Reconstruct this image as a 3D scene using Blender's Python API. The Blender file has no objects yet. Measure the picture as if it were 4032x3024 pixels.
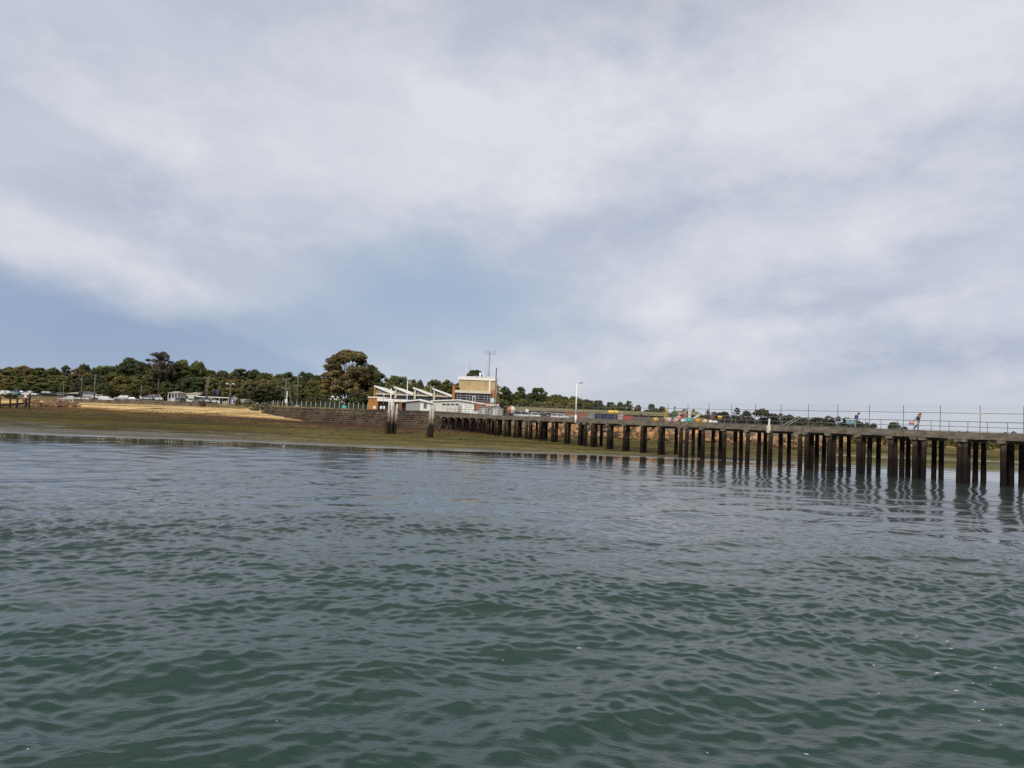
import bpy, math, random
import numpy as np
from mathutils import Matrix, Vector
random.seed(7); RNG = np.random.default_rng(7)
SC = bpy.context.scene; COL = SC.collection
PI = math.pi
# ------------------------------------------------------------------ camera
CAM_H, F_PX = 4.3, 3029.0
PITCH, ROLL = math.radians(2.56), math.radians(2.29)
CAM_R = Matrix.Rotation(math.radians(90) + PITCH, 3, 'X') @ Matrix.Rotation(ROLL, 3, 'Z')
CAM_P = Vector((0, 0, CAM_H))
cd = bpy.data.cameras.new('camera'); cam = bpy.data.objects.new('camera', cd); COL.objects.link(cam)
cam.matrix_world = Matrix.Translation(CAM_P) @ CAM_R.to_4x4()
cd.sensor_width = 36; cd.lens = 36 * F_PX / 4032; cd.clip_start = .3; cd.clip_end = 20000
SC.camera = cam
def ray(px, py):
    d = CAM_R @ Vector(((px - 2016) / F_PX, (1512 - py) / F_PX, -1)); return d
def P(px, py, D):                      # the world point at depth D seen in the photograph at px, py
    d = ray(px, py); return CAM_P + d * (D / d.y)
def azel(px, py):
    d = ray(px, py).normalized(); return math.atan2(d.x, d.y), math.asin(d.z)
# ------------------------------------------------------------------ mesh helpers
def lin(r, g, b):
    f = lambda c: c / 12.92 if c <= .04045 else ((c + .055) / 1.055) ** 2.4
    return (f(r / 255), f(g / 255), f(b / 255))
class MB:
    def __init__(s): s.v = []; s.f = []
    def add(s, vs, fs):
        n = len(s.v); s.v += [tuple(v) for v in vs]; s.f += [tuple(i + n for i in f) for f in fs]; return s
    def box(s, x0, x1, y0, y1, z0, z1, m=None):
        vs = [Vector((x, y, z)) for z in (z0, z1) for y in (y0, y1) for x in (x0, x1)]
        if m is not None: vs = [m @ v for v in vs]
        return s.add(vs, [(0, 2, 3, 1), (4, 5, 7, 6), (0, 1, 5, 4), (2, 6, 7, 3), (0, 4, 6, 2), (1, 3, 7, 5)])
    def bbox(s, x0, x1, y0, y1, z0, z1, b=.03):        # box with chamfered vertical and top edges
        pts = [(x0 + b, y0), (x1 - b, y0), (x1, y0 + b), (x1, y1 - b), (x1 - b, y1), (x0 + b, y1), (x0, y1 - b), (x0, y0 + b)]
        cx, cy = (x0 + x1) / 2, (y0 + y1) / 2
        ins = [(cx + (x - cx) * (1 - b / max(.05, abs(x1 - x0) / 2)), cy + (y - cy) * (1 - b / max(.05, abs(y1 - y0) / 2))) for x, y in pts]
        vs = [(x, y, z0) for x, y in pts] + [(x, y, z1 - b) for x, y in pts] + [(x, y, z1) for x, y in ins]
        fs = [tuple(range(7, -1, -1)), tuple(range(16, 24))]
        for k in (0, 8):
            for i in range(8): fs.append((k + i, k + (i + 1) % 8, k + 8 + (i + 1) % 8, k + 8 + i))
        return s.add(vs, fs)
    def prism(s, pts, a0, a1, axis='y', m=None):        # 2-D outline (counter-clockwise) pushed along an axis
        n = len(pts)
        mk = {'y': lambda p, a: (p[0], a, p[1]), 'x': lambda p, a: (a, p[0], p[1]), 'z': lambda p, a: (p[0], p[1], a)}[axis]
        vs = [Vector(mk(p, a)) for a in (a0, a1) for p in pts]
        if m is not None: vs = [m @ v for v in vs]
        fs = [tuple(range(n)), tuple(range(2 * n - 1, n - 1, -1))] + [(i, n + i, n + (i + 1) % n, (i + 1) % n) for i in range(n)]
        return s.add(vs, fs)
    def tube(s, p0, p1, r0, r1=None, n=8, cap=True):
        p0, p1 = Vector(p0), Vector(p1); r1 = r0 if r1 is None else r1
        z = (p1 - p0).normalized(); x = z.orthogonal().normalized(); y = z.cross(x)
        vs = [p + (x * math.cos(2 * PI * i / n) + y * math.sin(2 * PI * i / n)) * r for p, r in ((p0, r0), (p1, r1)) for i in range(n)]
        fs = [(i, (i + 1) % n, n + (i + 1) % n, n + i) for i in range(n)]
        if cap: fs += [tuple(range(n - 1, -1, -1)), tuple(range(n, 2 * n))]
        return s.add(vs, fs)
    def path(s, pts, rs, n=7):
        pts = [Vector(p) for p in pts]
        if not isinstance(rs, (list, tuple)): rs = [rs] * len(pts)
        x = (pts[1] - pts[0]).orthogonal().normalized(); vs = []
        for k, p in enumerate(pts):
            t = (pts[min(k + 1, len(pts) - 1)] - pts[max(k - 1, 0)]).normalized()
            x = (x - t * x.dot(t)).normalized(); y = t.cross(x)
            vs += [p + (x * math.cos(2 * PI * i / n) + y * math.sin(2 * PI * i / n)) * rs[k] for i in range(n)]
        fs = [(k * n + i, k * n + (i + 1) % n, (k + 1) * n + (i + 1) % n, (k + 1) * n + i) for k in range(len(pts) - 1) for i in range(n)]
        fs += [tuple(range(n - 1, -1, -1)), tuple(range((len(pts) - 1) * n, len(pts) * n))]
        return s.add(vs, fs)
    def lathe(s, prof, n=14, m=None):                   # (r, z) outline turned about z
        vs = [Vector((r * math.cos(2 * PI * i / n), r * math.sin(2 * PI * i / n), z)) for r, z in prof for i in range(n)]
        if m is not None: vs = [m @ v for v in vs]
        k = len(prof)
        fs = [(j * n + i, j * n + (i + 1) % n, (j + 1) * n + (i + 1) % n, (j + 1) * n + i) for j in range(k - 1) for i in range(n)]
        fs += [tuple(range(n - 1, -1, -1)), tuple(range((k - 1) * n, k * n))]
        return s.add(vs, fs)
    def ball(s, c, r, sc=(1, 1, 1), n=12, m=8):
        c = Vector(c); pr = [(max(1e-3, math.sin(PI * j / m)) * r, -math.cos(PI * j / m) * r) for j in range(m + 1)]
        return s.lathe(pr, n, Matrix.Translation(c) @ Matrix.Diagonal((*sc, 1)))
def mesh_of(name, mb, mat, smooth=False):
    me = bpy.data.meshes.new(name); me.from_pydata([tuple(v) for v in mb.v], [], mb.f); me.update()
    if mat: me.materials.append(mat)
    if smooth: me.polygons.foreach_set('use_smooth', [True] * len(me.polygons))
    return me
def link(name, me, parent=None, loc=(0, 0, 0), rotz=0, color=None):
    o = bpy.data.objects.new(name, me); COL.objects.link(o); o.location = loc; o.rotation_euler = (0, 0, rotz)
    if parent is not None: o.parent = parent
    if color: o.color = (*color, 1)
    return o
def obj(name, mb, mat, parent=None, smooth=False, **k): return link(name, mesh_of(name, mb, mat, smooth), parent, **k)
def tag(o, label, cat, group=None):
    o['label'] = label; o['category'] = cat
    if group: o['group'] = group
    return o
def thing(name, label, cat, loc=(0, 0, 0), rotz=0, group=None): return tag(link(name, None, None, loc, rotz), label, cat, group)
def struct(o, kind='structure'): o['kind'] = kind; return o
def np_mesh(name, v, quads, mat, cols=None, smooth=False):
    me = bpy.data.meshes.new(name); n, m = len(v), len(quads); k = quads.shape[1]
    me.vertices.add(n); me.vertices.foreach_set('co', np.ascontiguousarray(v, dtype=np.float32).ravel())
    me.loops.add(m * k); me.loops.foreach_set('vertex_index', np.ascontiguousarray(quads, dtype=np.int32).ravel())
    me.polygons.add(m); me.polygons.foreach_set('loop_start', np.arange(0, m * k, k, dtype=np.int32))
    if smooth: me.polygons.foreach_set('use_smooth', np.ones(m, dtype=bool))
    me.update(calc_edges=True)
    if cols is not None:
        a = me.color_attributes.new('tint', 'FLOAT_COLOR', 'POINT')
        c = np.ones((n, 4), dtype=np.float32); c[:, :cols.shape[1]] = cols; a.data.foreach_set('color', c.ravel())
    if mat: me.materials.append(mat)
    me.validate(); return me
def grid_quads(nr, nc):
    i = np.arange(nr * nc).reshape(nr, nc)
    return np.stack([i[:-1, :-1], i[:-1, 1:], i[1:, 1:], i[1:, :-1]], -1).reshape(-1, 4)
_H = RNG.random((256, 256))
def vnoise(x, y):
    xi, yi = np.floor(x).astype(int), np.floor(y).astype(int); fx, fy = x - xi, y - yi
    fx, fy = fx * fx * (3 - 2 * fx), fy * fy * (3 - 2 * fy); h = lambda a, b: _H[a & 255, b & 255]
    return (h(xi, yi) * (1 - fx) + h(xi + 1, yi) * fx) * (1 - fy) + (h(xi, yi + 1) * (1 - fx) + h(xi + 1, yi + 1) * fx) * fy
def fbm(x, y, o=4):
    s = 0; a = .5
    for k in range(o): s = s + a * vnoise(x + 17.3 * k, y + 9.1 * k); x = x * 2.03; y = y * 2.03; a *= .5
    return s / (1 - .5 ** o)
def sstep(a, b, x): t = np.clip((x - a) / (b - a), 0, 1); return t * t * (3 - 2 * t)
# ------------------------------------------------------------------ materials
class NT:
    def __init__(s, tree): s.t = tree
    def new(s, ty, **k):
        n = s.t.nodes.new(ty)
        for a, v in k.items(): setattr(n, a, v)
        return n
    def put(s, sock, v):
        if isinstance(v, bpy.types.NodeSocket): s.t.links.new(v, sock)
        else:
            if isinstance(v, (tuple, list)) and len(v) == 3 and sock.type == 'RGBA': v = (*v, 1)
            sock.default_value = v
    def m(s, op, a, b=0.0, c=None, clamp=False):
        n = s.new('ShaderNodeMath', operation=op, use_clamp=clamp); s.put(n.inputs[0], a); s.put(n.inputs[1], b)
        if c is not None: s.put(n.inputs[2], c)
        return n.outputs[0]
    def mix(s, f, a, b, mode='MIX'):
        n = s.new('ShaderNodeMix', data_type='RGBA', blend_type=mode); s.put(n.inputs[0], f); s.put(n.inputs[6], a); s.put(n.inputs[7], b); return n.outputs[2]
    def noise(s, vec, scale, detail=3, rough=.55):
        n = s.new('ShaderNodeTexNoise'); s.put(n.inputs['Vector'], vec); n.inputs['Scale'].default_value = scale
        n.inputs['Detail'].default_value = detail; n.inputs['Roughness'].default_value = rough; return n.outputs['Fac']
    def mapr(s, v, a, b, c=0.0, d=1.0, smooth=True):
        n = s.new('ShaderNodeMapRange', interpolation_type='SMOOTHSTEP' if smooth else 'LINEAR')
        for i, q in enumerate((v, a, b, c, d)): s.put(n.inputs[i], q)
        return n.outputs[0]
def newmat(name):
    mt = bpy.data.materials.new(name); mt.use_nodes = True; nt = NT(mt.node_tree); b = mt.node_tree.nodes['Principled BSDF']; return mt, nt, b
def mat(name, c1, c2=None, rough=.8, scale=3.0, bump=0.0, metal=0.0, objcol=False, stretch=(1, 1, 1), spec=.3, scale2=None):
    mt, nt, b = newmat(name)
    tc = nt.new('ShaderNodeTexCoord'); mp = nt.new('ShaderNodeMapping'); nt.put(mp.inputs[0], tc.outputs['Object']); mp.inputs['Scale'].default_value = stretch
    n = nt.noise(mp.outputs[0], scale, 5, .62); f = nt.mapr(n, .33, .67)
    c2 = c2 or tuple(c * .7 for c in c1)
    col = nt.mix(f, c1, c2)
    if scale2:
        n2 = nt.noise(mp.outputs[0], scale2, 2); col = nt.mix(nt.mapr(n2, .55, .75, 0, .6), col, tuple(c * .45 for c in c2))
    if objcol:
        oi = nt.new('ShaderNodeObjectInfo'); col = nt.mix(1.0, col, oi.outputs['Color'], 'MULTIPLY')
    nt.put(b.inputs['Base Color'], col); b.inputs['Roughness'].default_value = rough; b.inputs['Metallic'].default_value = metal
    b.inputs['Specular IOR Level'].default_value = spec
    if bump:
        bp = nt.new('ShaderNodeBump'); nt.put(bp.inputs['Height'], n); bp.inputs['Strength'].default_value = bump; bp.inputs['Distance'].default_value = .05
        nt.put(b.inputs['Normal'], bp.outputs[0])
    return mt
M = {}
M['white'] = mat('white_paint', (.86, .85, .82), (.76, .75, .71), .6, 2)
M['cream'] = mat('cream_paint', (.72, .64, .5), (.6, .52, .4), .7, 1.5)
M['pale'] = mat('pale_cladding', (.66, .64, .59), (.56, .54, .49), .7, 1.2, stretch=(3, 3, .3))
M['grey_clad'] = mat('grey_cladding', (.36, .355, .35), (.29, .285, .28), .7, 1.0, stretch=(4, 4, .3))
M['orange_brick'] = mat('orange_brick', (.5, .22, .07), (.4, .16, .05), .85, 4, .2, scale2=1.1)
M['red_brick'] = mat('red_brick', (.42, .16, .08), (.32, .12, .06), .85, 4, .2)
M['steel'] = mat('galvanised_steel', (.2, .2, .195), (.14, .135, .13), .55, 4, metal=.2)
M['dark_steel'] = mat('dark_steel', (.1, .1, .1), (.06, .06, .055), .55, 5)
M['timber'] = mat('weathered_timber', (.2, .17, .13), (.1, .08, .06), .9, 3, .3, stretch=(2, 2, .4))
M['dark_timber'] = mat('dark_timber', (.045, .033, .026), (.02, .015, .012), .9, 3, .3)
M['roof_tin'] = mat('tin_roof', (.42, .37, .32), (.33, .29, .25), .6, 2)
M['red_roof'] = mat('red_roof', (.42, .05, .035), (.33, .04, .03), .6, 2)
M['green_wall'] = mat('green_wall', (.035, .1, .06), (.025, .07, .045), .7, 2)
M['blue_sign'] = mat('blue_sign', (.03, .05, .42), (.025, .04, .34), .5, 2)
M['blue_box'] = mat('blue_container', (.035, .045, .11), (.025, .03, .075), .6, 2)
M['tinted'] = mat('painted_metal', (1, 1, 1), (.8, .79, .77), .55, 2.2, objcol=True)
M['car_paint'] = mat('car_paint', (1, 1, 1), (.93, .93, .93), .4, 1, objcol=True, spec=.3)
M['tyre'] = mat('tyre_rubber', (.02, .02, .02), (.03, .03, .03), .9, 4)
M['rim'] = mat('wheel_rim', (.4, .4, .41), (.3, .3, .3), .35, 4, metal=.6)
M['lamp_red'] = mat('tail_lamp', (.35, .02, .015), None, .3, 4)
M['lamp_clear'] = mat('head_lamp', (.6, .6, .58), None, .2, 4)
M['tan_shed'] = mat('tan_shed_wall', (.27, .19, .085), (.22, .155, .07), .75, .4, stretch=(6, 1, .5))
M['tan_roof'] = mat('tan_shed_roof', (.2, .165, .075), (.16, .13, .06), .75, .4)
M['concrete'] = mat('jetty_concrete', (.23, .19, .145), (.11, .09, .066), .9, 1.6, .3, stretch=(.6, 1, 1.6), scale2=3)
M['cloth_skin'] = mat('cloth_and_skin', (1, 1, 1), (.82, .82, .82), .85, 14, objcol=True)
M['foam'] = mat('foam', (.55, .57, .55), (.4, .42, .4), .6, 20)
def glass_mat():
    mt, nt, b = newmat('window_glass')
    tc = nt.new('ShaderNodeTexCoord'); n = nt.noise(tc.outputs['Object'], .8, 2)
    nt.put(b.inputs['Base Color'], nt.mix(nt.mapr(n, .4, .6), (.012, .014, .017), (.045, .05, .06)))
    b.inputs['Roughness'].default_value = .22; b.inputs['Specular IOR Level'].default_value = .4; return mt
M['glass'] = glass_mat()
def tan_wall():                        # tan brick with pale patches where the coating has flaked off
    mt, nt, b = newmat('tan_brick')
    tc = nt.new('ShaderNodeTexCoord'); o = tc.outputs['Object']
    br = nt.new('ShaderNodeTexBrick'); mp = nt.new('ShaderNodeMapping'); nt.put(mp.inputs[0], o); mp.inputs['Rotation'].default_value = (PI / 2, 0, 0)
    nt.put(br.inputs['Vector'], mp.outputs[0]); br.inputs['Scale'].default_value = 3.2
    for k, c in (('Color1', (.52, .4, .215)), ('Color2', (.46, .35, .18)), ('Mortar', (.38, .3, .17))): nt.put(br.inputs[k], c)
    n = nt.noise(o, .55, 4); col = nt.mix(nt.mapr(n, .4, .62, 0, .45), br.outputs[0], (.37, .275, .135))
    n2 = nt.noise(o, .75, 5, .7); sx = nt.new('ShaderNodeSeparateXYZ'); nt.put(sx.inputs[0], o)
    low = nt.mapr(sx.outputs[2], 6.4, 4.6); col = nt.mix(nt.m('MULTIPLY', nt.mapr(n2, .6, .64), low), col, (.66, .5, .24))
    nt.put(b.inputs['Base Color'], col); b.inputs['Roughness'].default_value = .9; return mt
M['tan_brick'] = tan_wall()
def pile_mat(name, top, mid, low, z_mid, z_low):         # weed and tide stain by height above the water
    mt, nt, b = newmat(name)
    g = nt.new('ShaderNodeNewGeometry'); sx = nt.new('ShaderNodeSeparateXYZ'); nt.put(sx.inputs[0], g.outputs['Position'])
    n = nt.noise(g.outputs['Position'], 1.7, 5, .6); n2 = nt.noise(g.outputs['Position'], 9, 3)
    z = nt.m('ADD', sx.outputs[2], nt.m('MULTIPLY', nt.m('SUBTRACT', n, .5), 1.6))
    col = nt.mix(nt.mapr(z, z_mid - .5, z_mid + .5), mid, top); col = nt.mix(nt.mapr(z, z_low - .5, z_low + .5), low, col)
    col = nt.mix(nt.mapr(n2, .35, .65, 0, .55), col, nt.mix(.5, col, (0, 0, 0)))
    nt.put(b.inputs['Base Color'], col); b.inputs['Roughness'].default_value = .85; b.inputs['Specular IOR Level'].default_value = .15
    bp = nt.new('ShaderNodeBump'); nt.put(bp.inputs['Height'], n2); bp.inputs['Strength'].default_value = .6; bp.inputs['Distance'].default_value = .06
    nt.put(b.inputs['Normal'], bp.outputs[0]); return mt
M['pile'] = pile_mat('jetty_pile', (.125, .1, .074), (.036, .024, .016), (.013, .009, .007), 3.5, 2.0)
M['dolphin'] = pile_mat('old_timber_pile', (.58, .52, .45), (.26, .19, .13), (.028, .02, .014), 3.9, 2.9)
def stone_mat():
    mt, nt, b = newmat('bluestone')
    g = nt.new('ShaderNodeNewGeometry'); p = g.outputs['Position']
    v = nt.new('ShaderNodeTexVoronoi', feature='DISTANCE_TO_EDGE'); nt.put(v.inputs['Vector'], p); v.inputs['Scale'].default_value = 1.7
    n = nt.noise(p, 1.1, 5, .65); n2 = nt.noise(p, .25, 3)
    col = nt.mix(nt.mapr(n, .35, .65), (.15, .115, .088), (.07, .054, .043)); col = nt.mix(nt.mapr(n2, .45, .6, 0, .6), col, (.19, .145, .09))
    col = nt.mix(nt.mapr(v.outputs[0], .0, .09, 1, 0), col, (.012, .01, .009))
    sn = nt.new('ShaderNodeSeparateXYZ'); nt.put(sn.inputs[0], g.outputs['True Normal']); col = nt.mix(nt.mapr(sn.outputs[2], .5, .8, 0, .75), col, (.17, .13, .09))  # upward-facing treads coloured lighter, painting in the light on their tops
    nt.put(b.inputs['Base Color'], col); b.inputs['Roughness'].default_value = .9; b.inputs['Specular IOR Level'].default_value = .1
    bp = nt.new('ShaderNodeBump'); nt.put(bp.inputs['Height'], n); bp.inputs['Strength'].default_value = .7; bp.inputs['Distance'].default_value = .15
    nt.put(b.inputs['Normal'], bp.outputs[0]); return mt
M['stone'] = stone_mat()
def rock_mat():
    mt, nt, b = newmat('granite_rock')
    g = nt.new('ShaderNodeNewGeometry'); p = g.outputs['Position']; oi = nt.new('ShaderNodeObjectInfo')
    n = nt.noise(p, 2.2, 5, .65); col = nt.mix(nt.mapr(n, .3, .7), (1.1, 1.05, 1.0), (.62, .58, .54)); col = nt.mix(1.0, col, oi.outputs['Color'], 'MULTIPLY')
    sx = nt.new('ShaderNodeSeparateXYZ'); nt.put(sx.inputs[0], p); col = nt.mix(nt.mapr(nt.m('ADD', sx.outputs[2], nt.m('MULTIPLY', n, 1.2)), 1.6, 3.0, .75, 0), col, (.07, .055, .028))
    nt.put(b.inputs['Base Color'], col); b.inputs['Roughness'].default_value = .9; b.inputs['Specular IOR Level'].default_value = .1
    bp = nt.new('ShaderNodeBump'); nt.put(bp.inputs['Height'], n); bp.inputs['Strength'].default_value = .5; bp.inputs['Distance'].default_value = .1
    nt.put(b.inputs['Normal'], bp.outputs[0]); return mt
M['rock'] = rock_mat()
def leaf_mat():
    mt, nt, b = newmat('foliage')
    a = nt.new('ShaderNodeVertexColor', layer_name='tint'); oi = nt.new('ShaderNodeObjectInfo')
    col = nt.mix(1.0, a.outputs[0], oi.outputs['Color'], 'MULTIPLY')
    nt.put(b.inputs['Base Color'], col); b.inputs['Roughness'].default_value = .8; b.inputs['Specular IOR Level'].default_value = .08; return mt
M['leaf'] = leaf_mat()
M['bark'] = mat('bark', (.2, .165, .125), (.085, .065, .05), .9, 1.5, .3, stretch=(2, 2, .5), objcol=True)
# ------------------------------------------------------------------ sky and light
SUN_EL, SUN_AZ = math.radians(35), math.radians(203)      # high, behind the camera and a little to its left
def build_world():
    w = bpy.data.worlds.new('World'); SC.world = w; w.use_nodes = True; nt = NT(w.node_tree); w.node_tree.nodes.clear()
    out = nt.new('ShaderNodeOutputWorld'); bg = nt.new('ShaderNodeBackground'); w.node_tree.links.new(bg.outputs[0], out.inputs[0])
    sky = nt.new('ShaderNodeTexSky', sky_type='NISHITA'); sky.sun_disc = False; sky.sun_elevation = SUN_EL; sky.sun_rotation = SUN_AZ
    tc = nt.new('ShaderNodeTexCoord'); d = tc.outputs['Generated']; s = nt.new('ShaderNodeSeparateXYZ'); nt.put(s.inputs[0], d); x, y, z = s.outputs
    zc = nt.m('MAXIMUM', z, 0.0); den = nt.m('ADD', zc, .16)
    cv = nt.new('ShaderNodeCombineXYZ'); nt.put(cv.inputs[0], nt.m('DIVIDE', x, den)); nt.put(cv.inputs[1], nt.m('DIVIDE', y, den)); pl = cv.outputs[0]
    mp = nt.new('ShaderNodeMapping'); nt.put(mp.inputs[0], pl); mp.inputs['Rotation'].default_value = (0, 0, math.radians(28)); mp.inputs['Scale'].default_value = (1.5, .75, 1); pl2 = mp.outputs[0]
    n0 = nt.noise(pl2, .8, 4, .5); n1 = nt.noise(pl2, 1.9, 6, .58); n2 = nt.noise(pl2, 5.5, 7, .66)
    mq = nt.new('ShaderNodeMapping'); nt.put(mq.inputs[0], d); mq.inputs['Location'].default_value = (3.1, 7.7, 2.2); mq.inputs['Scale'].default_value = (5, 5, 9)
    w1 = nt.noise(mq.outputs[0], 1.0, 4, .55); mr = nt.new('ShaderNodeMapping'); nt.put(mr.inputs[0], d); mr.inputs['Location'].default_value = (9.4, 1.7, 5.2); mr.inputs['Scale'].default_value = (5, 5, 9)
    w2 = nt.noise(mr.outputs[0], 1.0, 4, .55)
    ms = nt.new('ShaderNodeMapping'); nt.put(ms.inputs[0], d); ms.inputs['Location'].default_value = (1.3, 4.1, .7); ms.inputs['Rotation'].default_value = (0, math.radians(-12), 0); ms.inputs['Scale'].default_value = (6.5, 6.5, 12)
    n3 = nt.noise(ms.outputs[0], 1.0, 9, .64)
    az = nt.m('ADD', nt.m('ARCTAN2', x, y), nt.m('MULTIPLY', nt.m('SUBTRACT', w1, .5), .22))
    el = nt.m('ADD', nt.m('ARCSINE', z), nt.m('MULTIPLY', nt.m('SUBTRACT', w2, .5), .09))
    def blob(px, py, sx, sy, k, tilt=0.0):               # a soft bank of cloud: where it stands in the sky and how wide
        a, e = azel(px, py); sa, se = sx / F_PX, sy / F_PX
        u = nt.m('SUBTRACT', az, a); v = nt.m('SUBTRACT', nt.m('SUBTRACT', el, e), nt.m('MULTIPLY', u, tilt))
        q = nt.m('ADD', nt.m('POWER', nt.m('ABSOLUTE', nt.m('DIVIDE', u, sa)), 2.0), nt.m('POWER', nt.m('ABSOLUTE', nt.m('DIVIDE', v, se)), 2.0))
        return nt.m('MULTIPLY', nt.m('EXPONENT', nt.m('MULTIPLY', q, -1.0)), k)
    def total(bl):
        t = blob(*bl[0])
        for b in bl[1:]: t = nt.m('ADD', t, blob(*b))
        return t
    light = total([(1850, 500, 520, 270, 1.1), (700, 500, 700, 170, .55, -.15), (3400, 220, 680, 320, 1.15, .2), (3350, 930, 420, 110, .6, .15), (250, 985, 420, 80, .75, -.25),
                   (2600, 1230, 330, 130, .45), (3250, 1270, 620, 50, .4, .15), (2500, 420, 300, 300, .45), (2500, 1400, 500, 70, .3), (1000, 900, 260, 70, .4)])
    dark = total([(2560, 60, 270, 170, .55), (1050, 30, 600, 130, .4), (2700, 820, 800, 85, .45, .2), (3750, 1400, 480, 80, .75, .1), (750, 800, 500, 110, .4, -.2), (300, 760, 350, 90, .3), (3800, 620, 400, 120, .25), (3300, 1150, 500, 40, .3)])
    blue = total([(1760, 1110, 430, 150, .7, -.1), (1250, 1320, 560, 120, .7), (1500, 1180, 420, 120, .35), (2050, 1330, 260, 90, .35), (900, 1400, 500, 90, .4)])
    edge = nt.m('MULTIPLY_ADD', nt.m('ADD', az, .5864), -.246, .150)
    lb = nt.mapr(nt.m('SUBTRACT', edge, el), -.006, .035); lb = nt.m('MULTIPLY', lb, nt.mapr(az, -.42, .02, .9, 0.0))
    blue = nt.m('MINIMUM', nt.m('ADD', blue, lb), 1.0)
    # puffs add to the banks
    puff = nt.m('ADD', nt.m('ADD', nt.m('MULTIPLY', nt.m('SUBTRACT', n1, .5), .7), nt.m('MULTIPLY', nt.m('SUBTRACT', n2, .5), .5)), nt.m('MULTIPLY', nt.m('SUBTRACT', n3, .5), 2.9))
    light = nt.m('ADD', light, nt.m('MULTIPLY', puff, nt.m('MULTIPLY_ADD', blue, -.6, .85)))
    light = nt.m('MAXIMUM', nt.m('MINIMUM', light, 1.15), 0.0)
    base = nt.mix(nt.mapr(n0, .35, .65), lin(188, 196, 213), lin(207, 211, 223))
    col = nt.mix(nt.m('MINIMUM', dark, 1.0), base, lin(168, 178, 202)); col = nt.mix(blue, col, nt.mix(nt.mapr(az, -.5, -.1), lin(149, 169, 199), lin(160, 181, 206)))
    col = nt.mix(nt.m('MULTIPLY', light, nt.m('MULTIPLY_ADD', blue, -.8, 1.0)), col, lin(226, 227, 233))
    hz = nt.m('MULTIPLY', nt.mapr(nt.m('ARCSINE', z), 0.0, .085, 1, 0), nt.mapr(az, -.25, .2, .2, .7)); col = nt.mix(hz, col, lin(198, 206, 216))
    up = nt.mapr(z, .42, .62); col = nt.mix(up, col, (.42, .455, .49)); col = nt.mix(nt.mapr(z, .66, .95), col, (1.15, 1.13, 1.12))
    ns = nt.new('ShaderNodeVectorMath', operation='SCALE'); nt.put(ns.inputs[0], sky.outputs[0]); ns.inputs['Scale'].default_value = .08
    col = nt.mix(.93, ns.outputs[0], col)
    col = nt.mix(nt.mapr(z, -.02, -.002, 1, 0), col, (.10, .115, .11))
    nt.put(bg.inputs[0], col); bg.inputs[1].default_value = 1.0
    w.cycles.sampling_method = 'MANUAL'; w.cycles.sample_map_resolution = 512
build_world()
sl = bpy.data.lights.new('sun', 'SUN'); sl.energy = 2.6; sl.angle = math.radians(11); sl.color = (1, .95, .86)
so = bpy.data.objects.new('sun', sl); COL.objects.link(so)
sd = Vector((math.sin(SUN_AZ) * math.cos(SUN_EL), math.cos(SUN_AZ) * math.cos(SUN_EL), math.sin(SUN_EL)))
so.rotation_euler = sd.to_track_quat('Z', 'Y').to_euler()
SC.view_settings.view_transform = 'Standard'; SC.view_settings.look = 'None'; SC.view_settings.exposure = 0; SC.view_settings.gamma = 1
SC.render.engine = 'CYCLES'; SC.cycles.max_bounces = 5; SC.cycles.use_denoising = False; SC.cycles.sample_clamp_indirect = 2.5
# ------------------------------------------------------------------ lie of the land
YW_X = [-400, -200, -139, -90, -62, -46, -17, -4]; YW_Y = [262, 255, 245, 232, 198, 181, 161.5, 154]
def y_wall(X): return np.interp(X, YW_X, YW_Y)
YR_X = [-4, 8, 30, 50, 66, 74]; YR_Y = [150, 142, 137, 140, 150, 160]
def y_rev(X): return np.interp(X, YR_X, YR_Y)
def crest(X): return np.interp(X, [-4, 15, 40, 66, 78], [4.5, 4.1, 3.5, 2.7, 1.7])
def ground(X, Y):
    X = np.asarray(X, float); Y = np.asarray(Y, float)
    wl = 96 + 1.6 * np.sin(X * .05 + 1) + 1.0 * np.sin(X * .13)
    L = np.maximum(y_wall(X) - wl, 10); t = (Y - wl) / L
    walled = sstep(-80, -40, X)
    prof = np.interp(t, [-1, 0, .3, .6, .78, .9, 1.0], [-2.4, 0, .42, 1.0, 1.35, 1.6, 1.75])
    sand = np.interp(t, [-1, 0, .3, .6, .78, .9, 1.0], [-2.4, 0, .45, 1.2, 1.95, 2.9, 4.0])
    left = sand * (1 - walled) + prof * walled
    top = 4.95 - .0042 * np.minimum(X + 17, 0) + .0015 * np.clip(Y - 170, 0, 200)
    k_sand = sstep(1.0, 1.12, t); k_wall = sstep(2.2, 3.6, Y - y_wall(X)); kw_ = sstep(-82, -66, X); k = k_sand * (1 - kw_) + k_wall * kw_
    left = left * (1 - k) + top * k
    fore = np.where(Y < wl, (Y - wl) * .03, (Y - wl) * .0265)
    pool = sstep(44, 60, X) * np.exp(-((Y - 134) / 13.0) ** 2) * 1.35
    fore = fore - pool * np.clip((Y - 104) / 12, 0, 1)
    fore = np.where(X > 60, fore - .5 * sstep(60, 82, X) * np.exp(-((Y - 108) / 14) ** 2), fore)
    fore = np.minimum(fore, 2.2 - 1.05 * sstep(62, 80, X)); fore = fore + .5 * sstep(195, 240, Y)
    dr = Y - y_rev(X); c = crest(X); kr = np.clip(dr / 5.5, 0, 1) * (1 - sstep(64, 80, X))
    right = fore * (1 - kr) + np.maximum(c, fore) * kr
    inland = sstep(20, 60, dr) * (1 - sstep(90, 160, X)); right = right + inland * np.maximum(4.2 - right, 0)
    s = sstep(-6, -3, X)
    z = left * (1 - s) + right * s
    z = z + np.clip((Y - 420) / 1200, 0, 1) * 6
    return np.maximum(z, -3)
def gz(X, Y): return float(ground(X, Y))
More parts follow.
